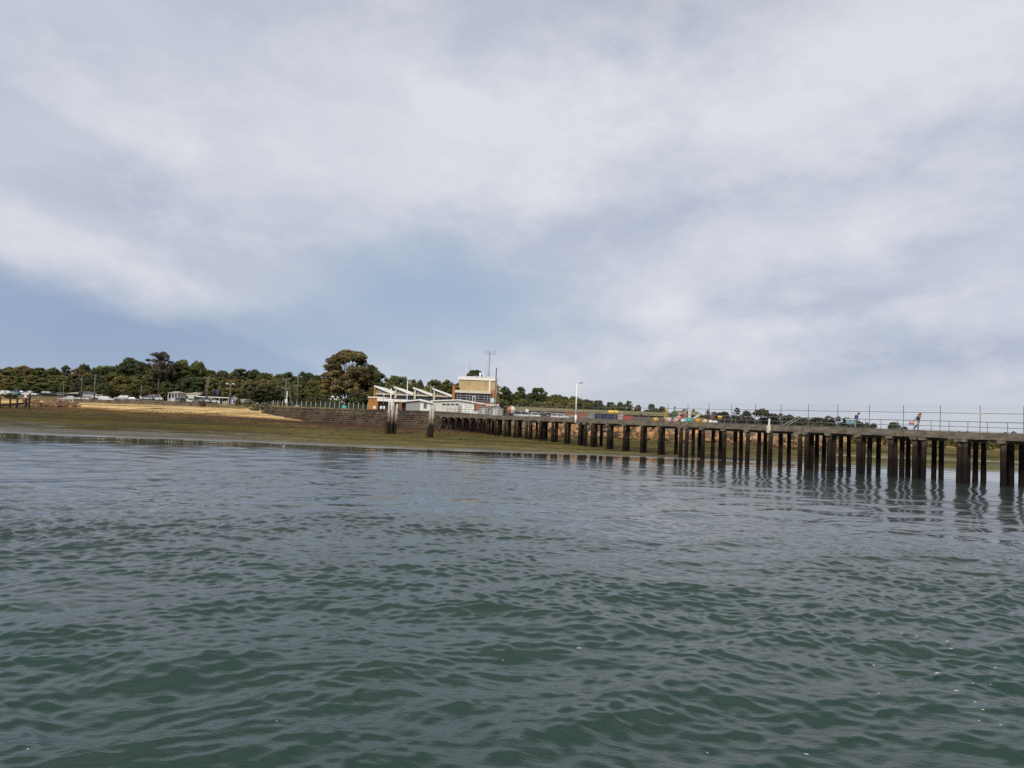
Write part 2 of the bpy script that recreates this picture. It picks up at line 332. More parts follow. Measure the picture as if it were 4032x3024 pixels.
def on_ground(px, D):                                     # the ground point under a pixel column at depth D
    q = P(px, 1650, D)
    for _ in range(3):
        z = gz(q.x, D); h = (CAM_H - z) / D * F_PX; q = P(px, 1567 + .04 * px + h, D)
    return Vector((q.x, D, gz(q.x, D)))
def build_ground():
    xs = np.concatenate([-np.geomspace(3000, 262, 34), np.arange(-260, -90, 1.6), np.arange(-90, 110, .8), np.arange(110, 170, 2), np.geomspace(172, 3000, 34)])
    ys = np.concatenate([np.linspace(-200, 84, 10), np.arange(86, 170, .55), np.arange(170, 300, 1.1), np.geomspace(302, 6000, 60)])
    X, Y = np.meshgrid(xs, ys); Z = ground(X, Y)
    n = fbm(X * .05, Y * .09, 5); n2 = fbm(X * .35, Y * .6, 4); n3 = fbm(X * .02 + 40, Y * .13, 4); n4 = fbm(X * 1.3, Y * 2.1, 3)
    on = sstep(92, 100, Y) * (1 - sstep(290, 330, Y))
    Z = Z + on * ((n2 - .5) * .12 + (n3 - .5) * .16 + (n4 - .5) * .06)
    zz = Z + (n - .5) * .5 + (n2 - .5) * .5
    wl = 96 + 1.6 * np.sin(X * .05 + 1) + 1.0 * np.sin(X * .13); tt = (Y - wl) / np.maximum(y_wall(X) - wl, 10) + (n - .5) * .07 + (n2 - .5) * .03
    ts = np.interp(X, [-400, -140, -90, -62, -47, -40], [.9, .88, .8, .85, .94, 1.3])
    rt0 = sstep(-6, 0, X)
    C = np.zeros(X.shape + (4,)); c = lambda *a: np.array(a)
    def lay(col, k): C[..., :3] = C[..., :3] * (1 - k[..., None]) + c(*col) * k[..., None]
    C[..., :3] = c(.105, .092, .066)                                         # wet grey mud
    gz_ = sstep(-48, -28, X + (n - .5) * 20); lay((.122, .1, .042), gz_ * sstep(.0, .12, zz))
    lay((.066, .054, .013), sstep(.34, .55, zz) * (1 - .65 * gz_)); lay((.1, .078, .019), sstep(.5, .62, n3) * sstep(.3, .5, zz) * .8)
    lay((.13, .082, .026), sstep(.56, .68, tt) * (1 - rt0)); lay((.055, .038, .02), sstep(.48, .62, n2) * sstep(.52, .66, tt) * .85 * (1 - rt0))
    lay((.078, .038, .028), sstep(.76, .84, tt) * sstep(-110, -70, X) * (1 - sstep(-9, -3, X)))     # reddish shingle below the wall
    lay((.33, .19, .07), sstep(-.03, .0, tt - ts))                      # damp sand
    lay((.62, .43, .2), sstep(.0, .045, tt - ts))                              # dry sand
    lay((.075, .048, .022), sstep(.56, .61, fbm(X * .03, Y * .8 + 3, 4)) * sstep(-.02, .01, tt - ts) * (1 - sstep(.12, .16, tt - ts)))           # drift lines
    lay((.20, .15, .065), sstep(3.7, 4.3, zz) * (1 - sstep(-6, 0, X)))                               # dry grass bank
    lay((.11, .1, .04), sstep(.45, .6, n2) * sstep(3.8, 4.4, zz) * .7); lay((.13, .115, .09), sstep(5.0, 5.4, Z) * sstep(246, 256, Y) * (1 - sstep(275, 285, Y)))
    rt = sstep(-6, 0, X); lay((.2, .14, .065), rt * sstep(.8, 1.2, zz) * sstep(60, 75, X) * .5 * (1 - sstep(195, 215, Y)))
    lay((.15, .13, .1), rt * sstep(2.4, 3.2, zz)); lay((.11, .095, .03), sstep(.35, .7, zz) * (1 - sstep(1.4, 1.8, zz)) * rt * sstep(.3, .6, n))
    lay((.06, .07, .03), sstep(205, 225, Y) * sstep(70, 90, X)); lay((.07, .075, .03), sstep(285, 310, Y))
    st = fbm(X * .045, Y * .42 + 7, 4); st2 = fbm(X * .03 + 60, Y * .55, 4)
    lay((.036, .03, .012), sstep(.5, .62, st) * sstep(.15, .3, zz) * (1 - sstep(1.5, 1.8, zz)) * .6); lay((.15, .145, .125), sstep(.55, .64, st2) * (1 - sstep(.3, .45, zz)) * .8 * (1 - gz_)); lay((.17, .15, .05), sstep(.58, .66, st2) * (1 - sstep(.9, 1.2, zz)) * .6 * gz_)
    C[..., 3] = np.clip(1 - sstep(.03, .16, Z + (n2 - .5) * .1), 0, 1) * .7 + .3 * sstep(.5, .62, n2) * (1 - sstep(.25, .4, zz))        # wetness
    mt, nt, b = newmat('shore_ground')
    a = nt.new('ShaderNodeVertexColor', layer_name='tint'); g = nt.new('ShaderNodeNewGeometry'); p = g.outputs['Position']
    nn = nt.noise(p, 1.1, 6, .65); n5 = nt.noise(p, 6, 3); n6 = nt.noise(p, .22, 4)
    col = nt.mix(1.0, a.outputs[0], nt.mix(nt.mapr(nn, .3, .7), (1.3, 1.28, 1.25), (.62, .62, .64)), 'MULTIPLY')
    col = nt.mix(1.0, col, nt.mix(nt.mapr(n6, .35, .65), (1.12, 1.1, 1.05), (.85, .86, .88)), 'MULTIPLY')
    col = nt.mix(nt.mapr(n5, .58, .72, 0, .6), col, (.03, .024, .016))
    nt.put(b.inputs['Base Color'], col); nt.put(b.inputs['Roughness'], nt.m('MULTIPLY_ADD', a.outputs[1], -.72, .9, clamp=True))
    nt.put(b.inputs['Specular IOR Level'], nt.m('MULTIPLY_ADD', a.outputs[1], .45, .04))
    bp = nt.new('ShaderNodeBump'); nt.put(bp.inputs['Height'], nn); nt.put(bp.inputs['Strength'], nt.m('MULTIPLY_ADD', a.outputs[1], -.6, .65, clamp=True)); bp.inputs['Distance'].default_value = .12
    nt.put(b.inputs['Normal'], bp.outputs[0])
    v = np.stack([X, Y, Z], -1).reshape(-1, 3)
    struct(link('ground', np_mesh('ground', v, grid_quads(len(ys), len(xs)), mt, C.reshape(-1, 4), True)))
build_ground()
# ------------------------------------------------------------------ water
def water_mat():
    mt, nt, b = newmat('sea_water')
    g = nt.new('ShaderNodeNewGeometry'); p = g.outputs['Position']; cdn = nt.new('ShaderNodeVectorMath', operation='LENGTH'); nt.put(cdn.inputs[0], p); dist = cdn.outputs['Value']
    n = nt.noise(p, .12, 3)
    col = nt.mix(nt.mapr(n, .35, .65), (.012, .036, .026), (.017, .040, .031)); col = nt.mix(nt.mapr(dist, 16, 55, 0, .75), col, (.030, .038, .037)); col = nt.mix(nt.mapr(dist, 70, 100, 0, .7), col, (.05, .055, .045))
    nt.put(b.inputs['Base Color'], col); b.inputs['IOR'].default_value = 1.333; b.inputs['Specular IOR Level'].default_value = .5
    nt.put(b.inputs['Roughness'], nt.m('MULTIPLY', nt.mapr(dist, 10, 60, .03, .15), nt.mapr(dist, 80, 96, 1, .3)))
    mp = nt.new('ShaderNodeMapping'); nt.put(mp.inputs[0], p); mp.inputs['Scale'].default_value = (.75, 1.25, 1); mp.inputs['Rotation'].default_value = (0, 0, .2)
    a = nt.noise(mp.outputs[0], 4.6, 4, .6); c = nt.noise(mp.outputs[0], 13, 3, .5)
    h = nt.m('MULTIPLY_ADD', c, .25, a)
    bp = nt.new('ShaderNodeBump'); nt.put(bp.inputs['Height'], h); bp.inputs['Distance'].default_value = .05
    nt.put(bp.inputs['Strength'], nt.mapr(dist, 10, 38, .34, .02)); nt.put(b.inputs['Normal'], bp.outputs[0]); return mt
def build_water():
    r = [6.0]
    while r[-1] < 165: r.append(r[-1] + min(.30, max(.026, .36 * r[-1] ** 2 / 3345)))
    r = np.array([.5, 2, 4] + r + list(np.geomspace(170, 3500, 26)))
    half = np.linspace(-.80, .80, 640); rest = np.linspace(.80, 2 * PI - .80, 42)[1:-1]
    th = np.concatenate([half, rest, [2 * PI - .80]])
    T, R = np.meshgrid(th, r); X0, Y0 = R * np.sin(T), R * np.cos(T)
    X, Y, Z = X0.copy(), Y0.copy(), np.zeros_like(X0)
    amp = np.interp(R, [0, 13, 20, 34, 55, 70, 84, 93, 150, 170], [1.1, 1.05, .85, .62, .5, .45, .26, .07, .05, 0])
    patch = .48 + 1.25 * sstep(.25, .75, fbm(X0 * .05 + 5, Y0 * .08, 4)); Xw = X0 + 2.2 * (fbm(X0 * .16, Y0 * .16 + 9, 3) - .5); Yw_ = Y0 + 1.6 * (fbm(X0 * .2 + 31, Y0 * .2, 3) - .5)           # gusts: rougher and smoother areas
    rs = np.random.default_rng(21)
    foot = np.maximum(R, 1) ** 2 / 3345
    for cnt, l0, l1, A0, spread, head in ((6, 2.6, 5.5, .024, .5, .22), (20, .9, 2.4, .0120, .55, .12), (34, .45, 1.0, .0043, .70, .1), (48, .2, .45, .0023, .85, .0)):
        for i in range(cnt):
            lam = l0 * (l1 / l0) ** rs.random(); k = 2 * PI / lam
            th_ = -PI / 2 + head + rs.normal() * spread; kx, ky = k * math.cos(th_), k * math.sin(th_)
            a = A0 * (lam / l1) ** .8 * (.6 + .8 * rs.random()) * 1.25
            mid = np.interp(R, [0, 12, 20, 40, 70, 100], [1.15, 1.1, .72, .5, .6, .6]) if .9 < lam < 2.6 else 1.0
            fade = mid * np.clip(1.6 - foot / lam * .8, 0, 1)
            ph = kx * Xw + ky * Yw_ + rs.random() * 2 * PI
            A = a * amp * fade * (patch if lam < 2.6 else 1.0); cs, sn = np.cos(ph), np.sin(ph)
            Z += A * cs; X -= .85 * A * math.cos(th_) * sn; Y -= .85 * A * math.sin(th_) * sn
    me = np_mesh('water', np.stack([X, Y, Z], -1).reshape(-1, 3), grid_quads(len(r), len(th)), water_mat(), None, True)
    struct(link('water', me))
build_water()
# ------------------------------------------------------------------ jetty
JA = Vector((44.6, 67.0, 0)); JT = Vector((-.5533, .8330, 0)); JN = Vector((.8330, .5533, 0)); JROT = math.atan2(JT.y, JT.x)
DECK = 4.70; JW = 4.0; S0, S1 = -14.0, 107.0
def jp(s, w, z=0.0):                                       # a point of the jetty: along it from the near end, across it away from the sea view
    q = JA + JT * s + JN * w; return Vector((q.x, q.y, z))
def s_of_px(px): return (67.0 * 4040 / (px + 8) - 67.0) / .833
def s_at(px, w):                                           # how far along the jetty a point at offset w shows in a given pixel column
    d = ray(px, 1567 + .04 * px); u = d.x / d.y; q = JA + JN * w; return (q.x - u * q.y) / (u * JT.y - JT.x)
def build_jetty():
    j = thing('jetty', 'long concrete jetty on dark weedy piles running out from the shore', 'jetty', (JA.x, JA.y, 0), JROT)
    # local frame: x along the jetty towards land, y towards the camera side (so across = -y)
    d = MB(); d.box(S0, S1, -JW + .02, -.02, DECK - .24, DECK); obj('deck', d, M['concrete'], j)
    for nm, y0, y1 in (('edge_beam', -.32, 0), ('edge_beam', -JW, -JW + .3)):
        b = MB(); s = S0
        while s < S1:                                       # cast panels with open joints
            e = min(s + 3.52, S1); b.box(s, e - .04, y0, y1, DECK - .62 + .012 * math.sin(s * 3), DECK + .035 - (.0 if y0 > -1 else .005)); s = e
        obj(nm, b, M['concrete'], j)
    st = MB()
    for y in (-1.1, -2.0, -2.9): st.box(S0, S1, y - .14, y + .14, DECK - .66, DECK - .25)
    obj('stringer', st, M['dark_timber'], j)
    px = [3948.7, 3776, 3635, 3504, 3378.5, 3262, 3147, 3030, 2941, 2848, 2764, 2677, 2594, 2523, 2455, 2391, 2328, 2277, 2223, 2171, 2122, 2068, 2023, 1984, 1945, 1909, 1876, 1846, 1817, 1790, 1762, 1737]
    ss = sorted([s_of_px(p) for p in px] + [S0 + 1 + 3.5 * i for i in range(4) if S0 + 1 + 3.5 * i < s_of_px(3948.7) - 2])
    extra = [s_of_px(p) for p in (3797, 3600, 3172, 2700, 2300, 2082)]
    rs = random.Random(3); rear = MB()
    def pile(s, w, r):
        q = jp(s, w); zb = min(gz(q.x, q.y), .3) - .7 if gz(q.x, q.y) < .2 else gz(q.x, q.y) - .3
        lx, ly = rs.uniform(-.05, .05), rs.uniform(-.05, .05); n = 14; mb = MB(); pts, rr = [], []
        zt = DECK - .86
        for k in range(9):
            f = k / 8; z = zb + (zt - zb) * f; wob = 1 + .035 * math.sin(7 * f + s) + rs.uniform(-.02, .02)
            pts.append((s + lx * (1 - f), -w + ly * (1 - f), z)); rr.append(r * wob * (1.12 - .14 * f if z < 1.6 else 1.0))
        if s > 66 and w > 1: rear.path(pts, rr, n)            # the many rear piles at the dark landward end
        else: mb.path(pts, rr, n); obj('pile', mb, M['pile'], j, True)
    allb = [(s, 0) for s in ss] + [(s, 1) for s in extra]
    for s, ex in allb:
        c = MB(); c.prism([(-.36, DECK - .64), (-.3, DECK - .9), (.3, DECK - .9), (.36, DECK - .64)][::-1], -.62 - JW + .55, .1, 'y', Matrix.Translation((s, 0, 0)))
        obj('crosshead', c, M['concrete'], j)
        pile(s, .34, .245)
        if 12 < s < 40 and not ex: pile(s + rs.uniform(-.15, .15), 2.3, .24)
        if 12 < s < 22 and not ex: pile(s, 1.15, .23)
        if s > 44 and not ex: pile(s + .35, 1.3, .235)
        if s < 4 and not ex and int(s * 10) % 2 == 0: pile(s + .5, 3.0, .23); pile(s + 1.0, 3.62, .23)
        if ex: pile(s + rs.uniform(-.2, .2), 3.6, .23); pile(s + .55, 2.1, .22)
        else:
            pile(s + rs.uniform(-.25, .25), 3.62, .235)
    o = obj('rear_pile', rear, M['pile'], j, True); o['kind'] = 'stuff'
    # handrail: rails are one part, each post a sub-part
    hr = MB()
    for z, r in ((.98, .032), (.5, .026)): hr.tube((S0, -.12, DECK + z), (S1 - 3, -.12, DECK + z), r, n=8)
    h = obj('handrail', hr, M['steel'], j, True)
    p0 = s_of_px(3969); i = -6; me = None; cnt = 0
    while p0 + 1.68 * i < S1 - 3:
        s = p0 + 1.68 * i; i += 1
        if s < S0 + .2: continue
        if me is None:
            mb = MB(); mb.tube((0, 0, .03), (0, 0, .975), .028, n=8); mb.box(-.07, .07, -.06, .06, .03, .05); me = mesh_of('rail_post', mb, M['steel'])
        if s < 75: link('rail_post', me, h, (s, -.12, DECK))
        else: cnt += 1
    mb = MB()
    for k in range(cnt): s = S1 - 3.2 - 1.68 * k; mb.tube((s, -.12, DECK + .02), (s, -.12, DECK + .975), .03, n=6)
    o = obj('rail_post', mb, M['steel'], h); o['kind'] = 'stuff'
    # white marker post on its bracket at the near edge
    # the tall security fence along the far edge
    fy = -JW + .15
    f = thing('security_fence', 'tall grey steel post fence with strands of wire along the far edge of the jetty', 'fence', (JA.x, JA.y, 0), JROT)
    rl = MB()
    for z, r in ((1.87, .03), (.12, .022)): rl.tube((S0, fy, DECK + z), (S1 - 4, fy, DECK + z), r, n=8)
    obj('fence_rail', rl, M['steel'], f, True)
    for z in (2.12, 2.35, 2.57):
        wr = MB(); s = S0
        pts = []
        while s <= S1 - 4: pts.append((s, fy, DECK + z + .015 * math.sin(s * 2.1))); s += 1.25
        wr.path(pts, .007, 4); obj('barbed_wire', wr, M['dark_steel'], f)
    wm = MB()
    for k in range(1, 9): wm.tube((S0, fy + .02, DECK + .12 + k * .195), (S1 - 4, fy + .02, DECK + .12 + k * .195), .0035, n=3, cap=False)
    obj('wire_mesh', wm, M['steel'], f)
    mb = MB(); mb.tube((0, 0, 0), (0, 0, 2.6), .036, .032, n=8); mb.box(-.09, .09, -.09, .09, 0, .025); pm = mesh_of('fence_post', mb, M['steel'])
    px0 = 1.56                                            # first post in frame at the right
    for k in range(-7, 29):
        s = px0 + 3.755 * k
        if S0 < s < S1 - 4: link('fence_post', pm, f, (s, fy, DECK))
    sg = MB(); sg.box(0, .5, fy + .05, fy + .065, 1.72, 1.98); s_sg = 4.0
    so_ = thing('fence_sign', 'small pale sign hung on the tall fence near the right edge', 'sign', (JA.x, JA.y, 0), JROT)
    a = MB(); a.box(5.0, 5.55, fy + .05, fy + .06, DECK + 1.62, DECK + 1.86); obj('panel', a, M['white'], so_)
    a = MB()
    for z in (1.68, 1.77): a.box(5.06, 5.49, fy + .061, fy + .066, DECK + z, DECK + z + .035)
    obj('lettering', a, M['dark_steel'], so_)
    # lamp on the near edge
    q = jp(s_of_px(2268), -.08, 0)
    l = thing('lamp_post', 'tall white lamp post bracketed to the side of the jetty', 'lamp post', (q.x, q.y, 0), 0)
    a = MB(); a.tube((0, 0, DECK - .75), (0, 0, DECK + .5), .17, n=12); a.tube((0, 0, DECK + .5), (0, 0, DECK + 5.35), .125, .11, n=12); obj('pole', a, M['white'], l, True)
    a = MB(); a.box(-.3, .3, -.05, .35, DECK - .5, DECK - .38); a.box(-.3, .3, -.05, .35, DECK - .12, DECK); obj('bracket', a, M['concrete'], l)
    a = MB(); a.tube((0, 0, DECK + 5.3), (.45, 0, DECK + 5.5), .045, n=8); obj('arm', a, M['white'], l)
    a = MB(); a.prism([(.3, 0), (.95, .1), (.9, .2), (.4, .16)], -.16, .16, 'y', Matrix.Translation((0, 0, DECK + 5.4))); obj('lamp_head', a, M['dark_steel'], l)
    q = jp(s_of_px(3031), -.06, 0)
    w = thing('marker_post', 'short white post standing up from a block on the jetty edge', 'post', (q.x, q.y, 0))
    a = MB(); a.box(-.08, .08, -.08, .08, DECK - .3, DECK + .75); obj('post', a, M['white'], w)
    a = MB(); a.bbox(-.22, .22, -.12, .2, DECK - .85, DECK - .02, .04); obj('block', a, M['cream'], w)
build_jetty()
# ------------------------------------------------------------------ stepped stone wall
def build_wall():
    xs = np.linspace(-64, -5, 60); ys = y_wall(xs)
    pts = [Vector((x, y, 0)) for x, y in zip(xs, ys)]
    def zt(x): return float(np.interp(x, [-64, -46, -17, -5], [4.85, 4.85, 5.22, 4.9]))
    nor = []
    for i in range(len(pts)):
        t = (pts[min(i + 1, len(pts) - 1)] - pts[max(i - 1, 0)]).normalized(); nor.append(Vector((t.y, -t.x, 0)))
    # outline from the back of the top down the steps: (outward offset, drop below the top)
    prof = [(-1.2, 1.5), (-1.2, 0), (.1, 0), (.1, .28), (-.02, .28), (-.02, .95)]
    o, dz = .0, .95
    for k in range(6): o += .5; prof.append((o, dz)); prof.append((o, dz + .14)); prof.append((o - .12, dz + .14)); dz += .4; prof.append((o - .12, dz))  # overhanging lip added to each step so it casts a dark line
    prof.append((o - .12, 4.6)); n = len(prof)
    rs = random.Random(5); vs = []
    for p, m in zip(pts, nor):
        for off, d in prof:
            q = p + m * (off + rs.uniform(-.05, .05)); vs.append((q.x, q.y, zt(p.x) - d + (rs.uniform(-.035, .035) if d > .3 else 0)))
    fs = [(i * n + k, i * n + k + 1, (i + 1) * n + k + 1, (i + 1) * n + k) for i in range(len(pts) - 1) for k in range(n - 1)]
    fs += [tuple(range(n)), tuple(range(len(vs) - 1, len(vs) - 1 - n, -1))]
    mb = MB(); mb.add(vs, [f[::-1] for f in fs])
    tag(obj('sea_wall', mb, M['stone']), 'dark stepped stone sea wall between the sandy beach and the jetty', 'sea wall')
build_wall()
# ------------------------------------------------------------------ rocks
def rock_mesh(name, seed, sub=2):
    import bmesh
    r = random.Random(seed); bm = bmesh.new(); bmesh.ops.create_icosphere(bm, subdivisions=sub, radius=1)
    cuts = [(Vector((r.gauss(0, 1), r.gauss(0, 1), r.gauss(0, .7))).normalized(), r.uniform(.52, .85)) for _ in range(9)]
    off = r.uniform(0, 50)
    for v in bm.verts:
        for nrm, d in cuts:
            k = v.co.dot(nrm)
            if k > d: v.co -= nrm * (k - d)
        v.co *= 1 + .1 * math.sin(v.co.x * 5 + off) * math.sin(v.co.y * 4 + off) + r.uniform(-.02, .02)
    me = bpy.data.meshes.new(name); bm.to_mesh(me); bm.free(); me.materials.append(M['rock']); return me
ROCKS = [rock_mesh('boulder', 30 + k) for k in range(9)]
def place_rock(X, Y, z, sz, label, group, rs, cols):
    o = bpy.data.objects.new('boulder', rs.choice(ROCKS)); COL.objects.link(o)
    o.location = (X, Y, z); o.scale = (sz * rs.uniform(.85, 1.35), sz * rs.uniform(.75, 1.1), sz * rs.uniform(.6, .95))
    o.rotation_euler = (rs.uniform(-.5, .5), rs.uniform(-.5, .5), rs.uniform(0, 6.28))
    c = rs.choice(cols); k = rs.uniform(.55, 1.1); o.color = (c[0] * k, c[1] * k, c[2] * k, 1); return tag(o, label, 'boulder', group)
def build_rocks():
    rs = random.Random(11); warm = [(.58, .32, .15), (.64, .38, .2), (.52, .30, .16), (.46, .27, .15), (.6, .42, .25), (.38, .24, .15)]; mix = warm * 2 + [(.24, .16, .1)] * 2 + [(.13, .12, .11), (.2, .18, .16)]
    n = 0; small = MB()
    for row in range(5):
        f = .12 + row * .2
        X = 3.0 + row * .4
        while X < 64:
            Y = y_rev(X) + 5.2 * f + rs.uniform(-.25, .25); sz = rs.uniform(.45, .95) * (1.05 if row > 1 else .85)
            z = gz(X, Y) + sz * .18
            lab = 'tan and orange boulder in the rock revetment behind the jetty piles'
            if n < 228: place_rock(X, Y, z, sz, lab, 'boulders in the rock revetment', rs, mix); n += 1
            X += sz * 1.5 + rs.uniform(.05, .35)
    rng = random.Random(12); vs, fs = [], []
    base = ROCKS[0]
    bv = [[Vector(v.co) for v in r.vertices] for r in ROCKS[:4]]; bf = [[tuple(p.vertices) for p in r.polygons] for r in ROCKS[:4]]
    import bmesh
    lo = [rock_mesh('stone', 60 + k, 1) for k in range(4)]; bv = [[Vector(v.co) for v in r.vertices] for r in lo]; bf = [[tuple(p.vertices) for p in r.polygons] for r in lo]
    def scatter(name, pts, label, mt, cat):
        mb = MB()
        for (X, Y, z, s, fl) in pts:
            k = rng.randrange(4); m = Matrix.Rotation(rng.uniform(0, 6.28), 3, 'Z') @ Matrix.Diagonal((s * rng.uniform(.8, 1.4), s, s * fl))
            mb.add([(m @ v) + Vector((X, Y, z)) for v in bv[k]], bf[k])
        o = obj(name, mb, mt); o.color = (.36, .24, .14, 1); struct(o, 'stuff'); o['label'] = label; return o
    pts = []
    for _ in range(900):
        X = rng.uniform(2, 66); f = rng.uniform(-.25, .9); Y = y_rev(X) + 5.2 * f; s = rng.uniform(.12, .34); pts.append((X, Y, gz(X, Y) + .05, s, .7))
    scatter('rubble', pts, 'smaller tan rubble packed between the boulders of the revetment', M['rock'], 'rubble')
    pts = []
    while len(pts) < 1500:                                   # weed clumps and stones on the tidal flat
        X = rng.uniform(-150, 45); Y = rng.uniform(100, 235)
        z = gz(X, Y); t = (Y - 96) / max(y_wall(X) - 96, 10)
        if X < -4 and (.28 < t < .86) and rng.random() < (1.0 if t > .55 else .12): pts.append((X, Y, z + .01, rng.uniform(.1, .3), .5))
        elif X >= -4 and z < 1.6 and rng.random() < .25: pts.append((X, Y, z + .01, rng.uniform(.07, .2), .5))
    scatter('seaweed_clumps', pts, 'dark clumps of seaweed and stones strewn over the tidal flat', mat('seaweed', (.07, .05, .022), (.03, .022, .012), .85, 2, .3), 'seaweed')
    # rock heap on the beach at the left
    n = 0
    while n < 70:
        px = rng.uniform(92, 318); D = rng.uniform(214, 243)
        if rng.random() > 1 - abs((px - 200) / 130) * .6: continue
        q = on_ground(px, D); sz = rs.uniform(.45, 1.15)
        place_rock(q.x, q.y, q.z + sz * .25, sz, 'reddish brown rock in the heap on the beach beside the low timber jetty', 'rocks heaped on the beach', rs, [(.26, .16, .1), (.3, .19, .12), (.22, .14, .1), (.34, .22, .14), (.17, .11, .08)]); n += 1
build_rocks()
# ------------------------------------------------------------------ old mooring piles on the mud
def build_dolphins():
    def dolphin(px, D, hs, label, lean):
        q = on_ground(px, D); t = thing('mooring_dolphin', label, 'mooring piles', q, 0, 'old timber mooring piles on the mud')
        rs = random.Random(px)
        for (dx, dy, h, r, l) in hs:
            mb = MB(); pts, rr = [], []
            for k in range(9):
                f = k / 8; pts.append((dx + l * f * h, dy, -.4 + (h + .4) * f)); rr.append(r * (1.15 - .25 * f) * rs.uniform(.92, 1.08))
            mb.path(pts, rr, 11); o = obj('timber_pile', mb, M['dolphin'], t, True)
            tp = MB()                                        # splintered top
            for k in range(5):
                a = k * 1.256; x, y = dx + l * h + math.cos(a) * r * .5, dy + math.sin(a) * r * .5
                tp.tube((x, y, h - .05), (x + .02, y, h + rs.uniform(.05, .32)), r * .36, r * .12, n=5)
            obj('splintered_top', tp, M['dolphin'], o)
    dolphin(1541, 131.5, [(-.62, 0, 5.35, .27, .015), (-.02, -.35, 5.25, .25, .03), (.52, .1, 5.0, .24, .05), (.05, .5, 4.6, .24, .02)], 'left cluster of bleached timber mooring piles with dark weedy feet', 0)
    dolphin(1693, 124.5, [(-.22, 0, 4.9, .24, .035), (.24, -.1, 5.1, .25, .03)], 'right pair of bleached timber mooring piles beside the jetty root', 0)
    q = on_ground(1512, 130); t = thing('leaning_stake', 'thin dark stake leaning in the mud left of the mooring piles', 'stake', q)
    mb = MB(); mb.path([(0, 0, -.2), (.25, 0, 1.4), (.5, 0, 2.9), (.62, 0, 3.6)], [.08, .075, .07, .06], 8); obj('shaft', mb, M['dark_timber'], t)
    q = on_ground(1676, 123); t = thing('short_stake', 'short dark stub leaning against the right mooring piles', 'stake', q)
    mb = MB(); mb.path([(0, 0, -.2), (.1, 0, .6), (.22, 0, 1.3)], [.09, .08, .06], 8); obj('shaft', mb, M['dark_timber'], t)
build_dolphins()

def low_wall():
    pts = []
    for px in np.linspace(285, 862, 48):
        D = 249.0
        for _ in range(4): q = P(px, 1580, D); D = float(y_wall(q.x)) + 3.0
        pts.append(Vector((q.x, D, 0)))
    rs = random.Random(2); vs = []; n = 6
    for i, p in enumerate(pts):
        f = i / 47; zt = 4.98 + .32 * f + rs.uniform(-.04, .04); zb = 3.5 + .6 * f
        for dy, z in ((-.35, zb - .6), (-.3 + rs.uniform(-.06, .06), zt - .25), (-.36, zt - .24), (-.36, zt), (.3, zt), (.3, zb - .6)): vs.append((p.x, p.y + dy, z))
    fs = [(i * n + k, (i + 1) * n + k, (i + 1) * n + k + 1, i * n + k + 1) for i in range(47) for k in range(n - 1)] + [tuple(range(n)), tuple(range(48 * n - 1, 47 * n - 1, -1))]
    mb = MB(); mb.add(vs, fs); tag(obj('retaining_wall', mb, mat('brown_stone', (.2, .15, .1), (.1, .075, .052), .9, .7, .4, scale2=.5)), 'low brown stone retaining wall between the sand and the row of cars', 'wall')
low_wall()
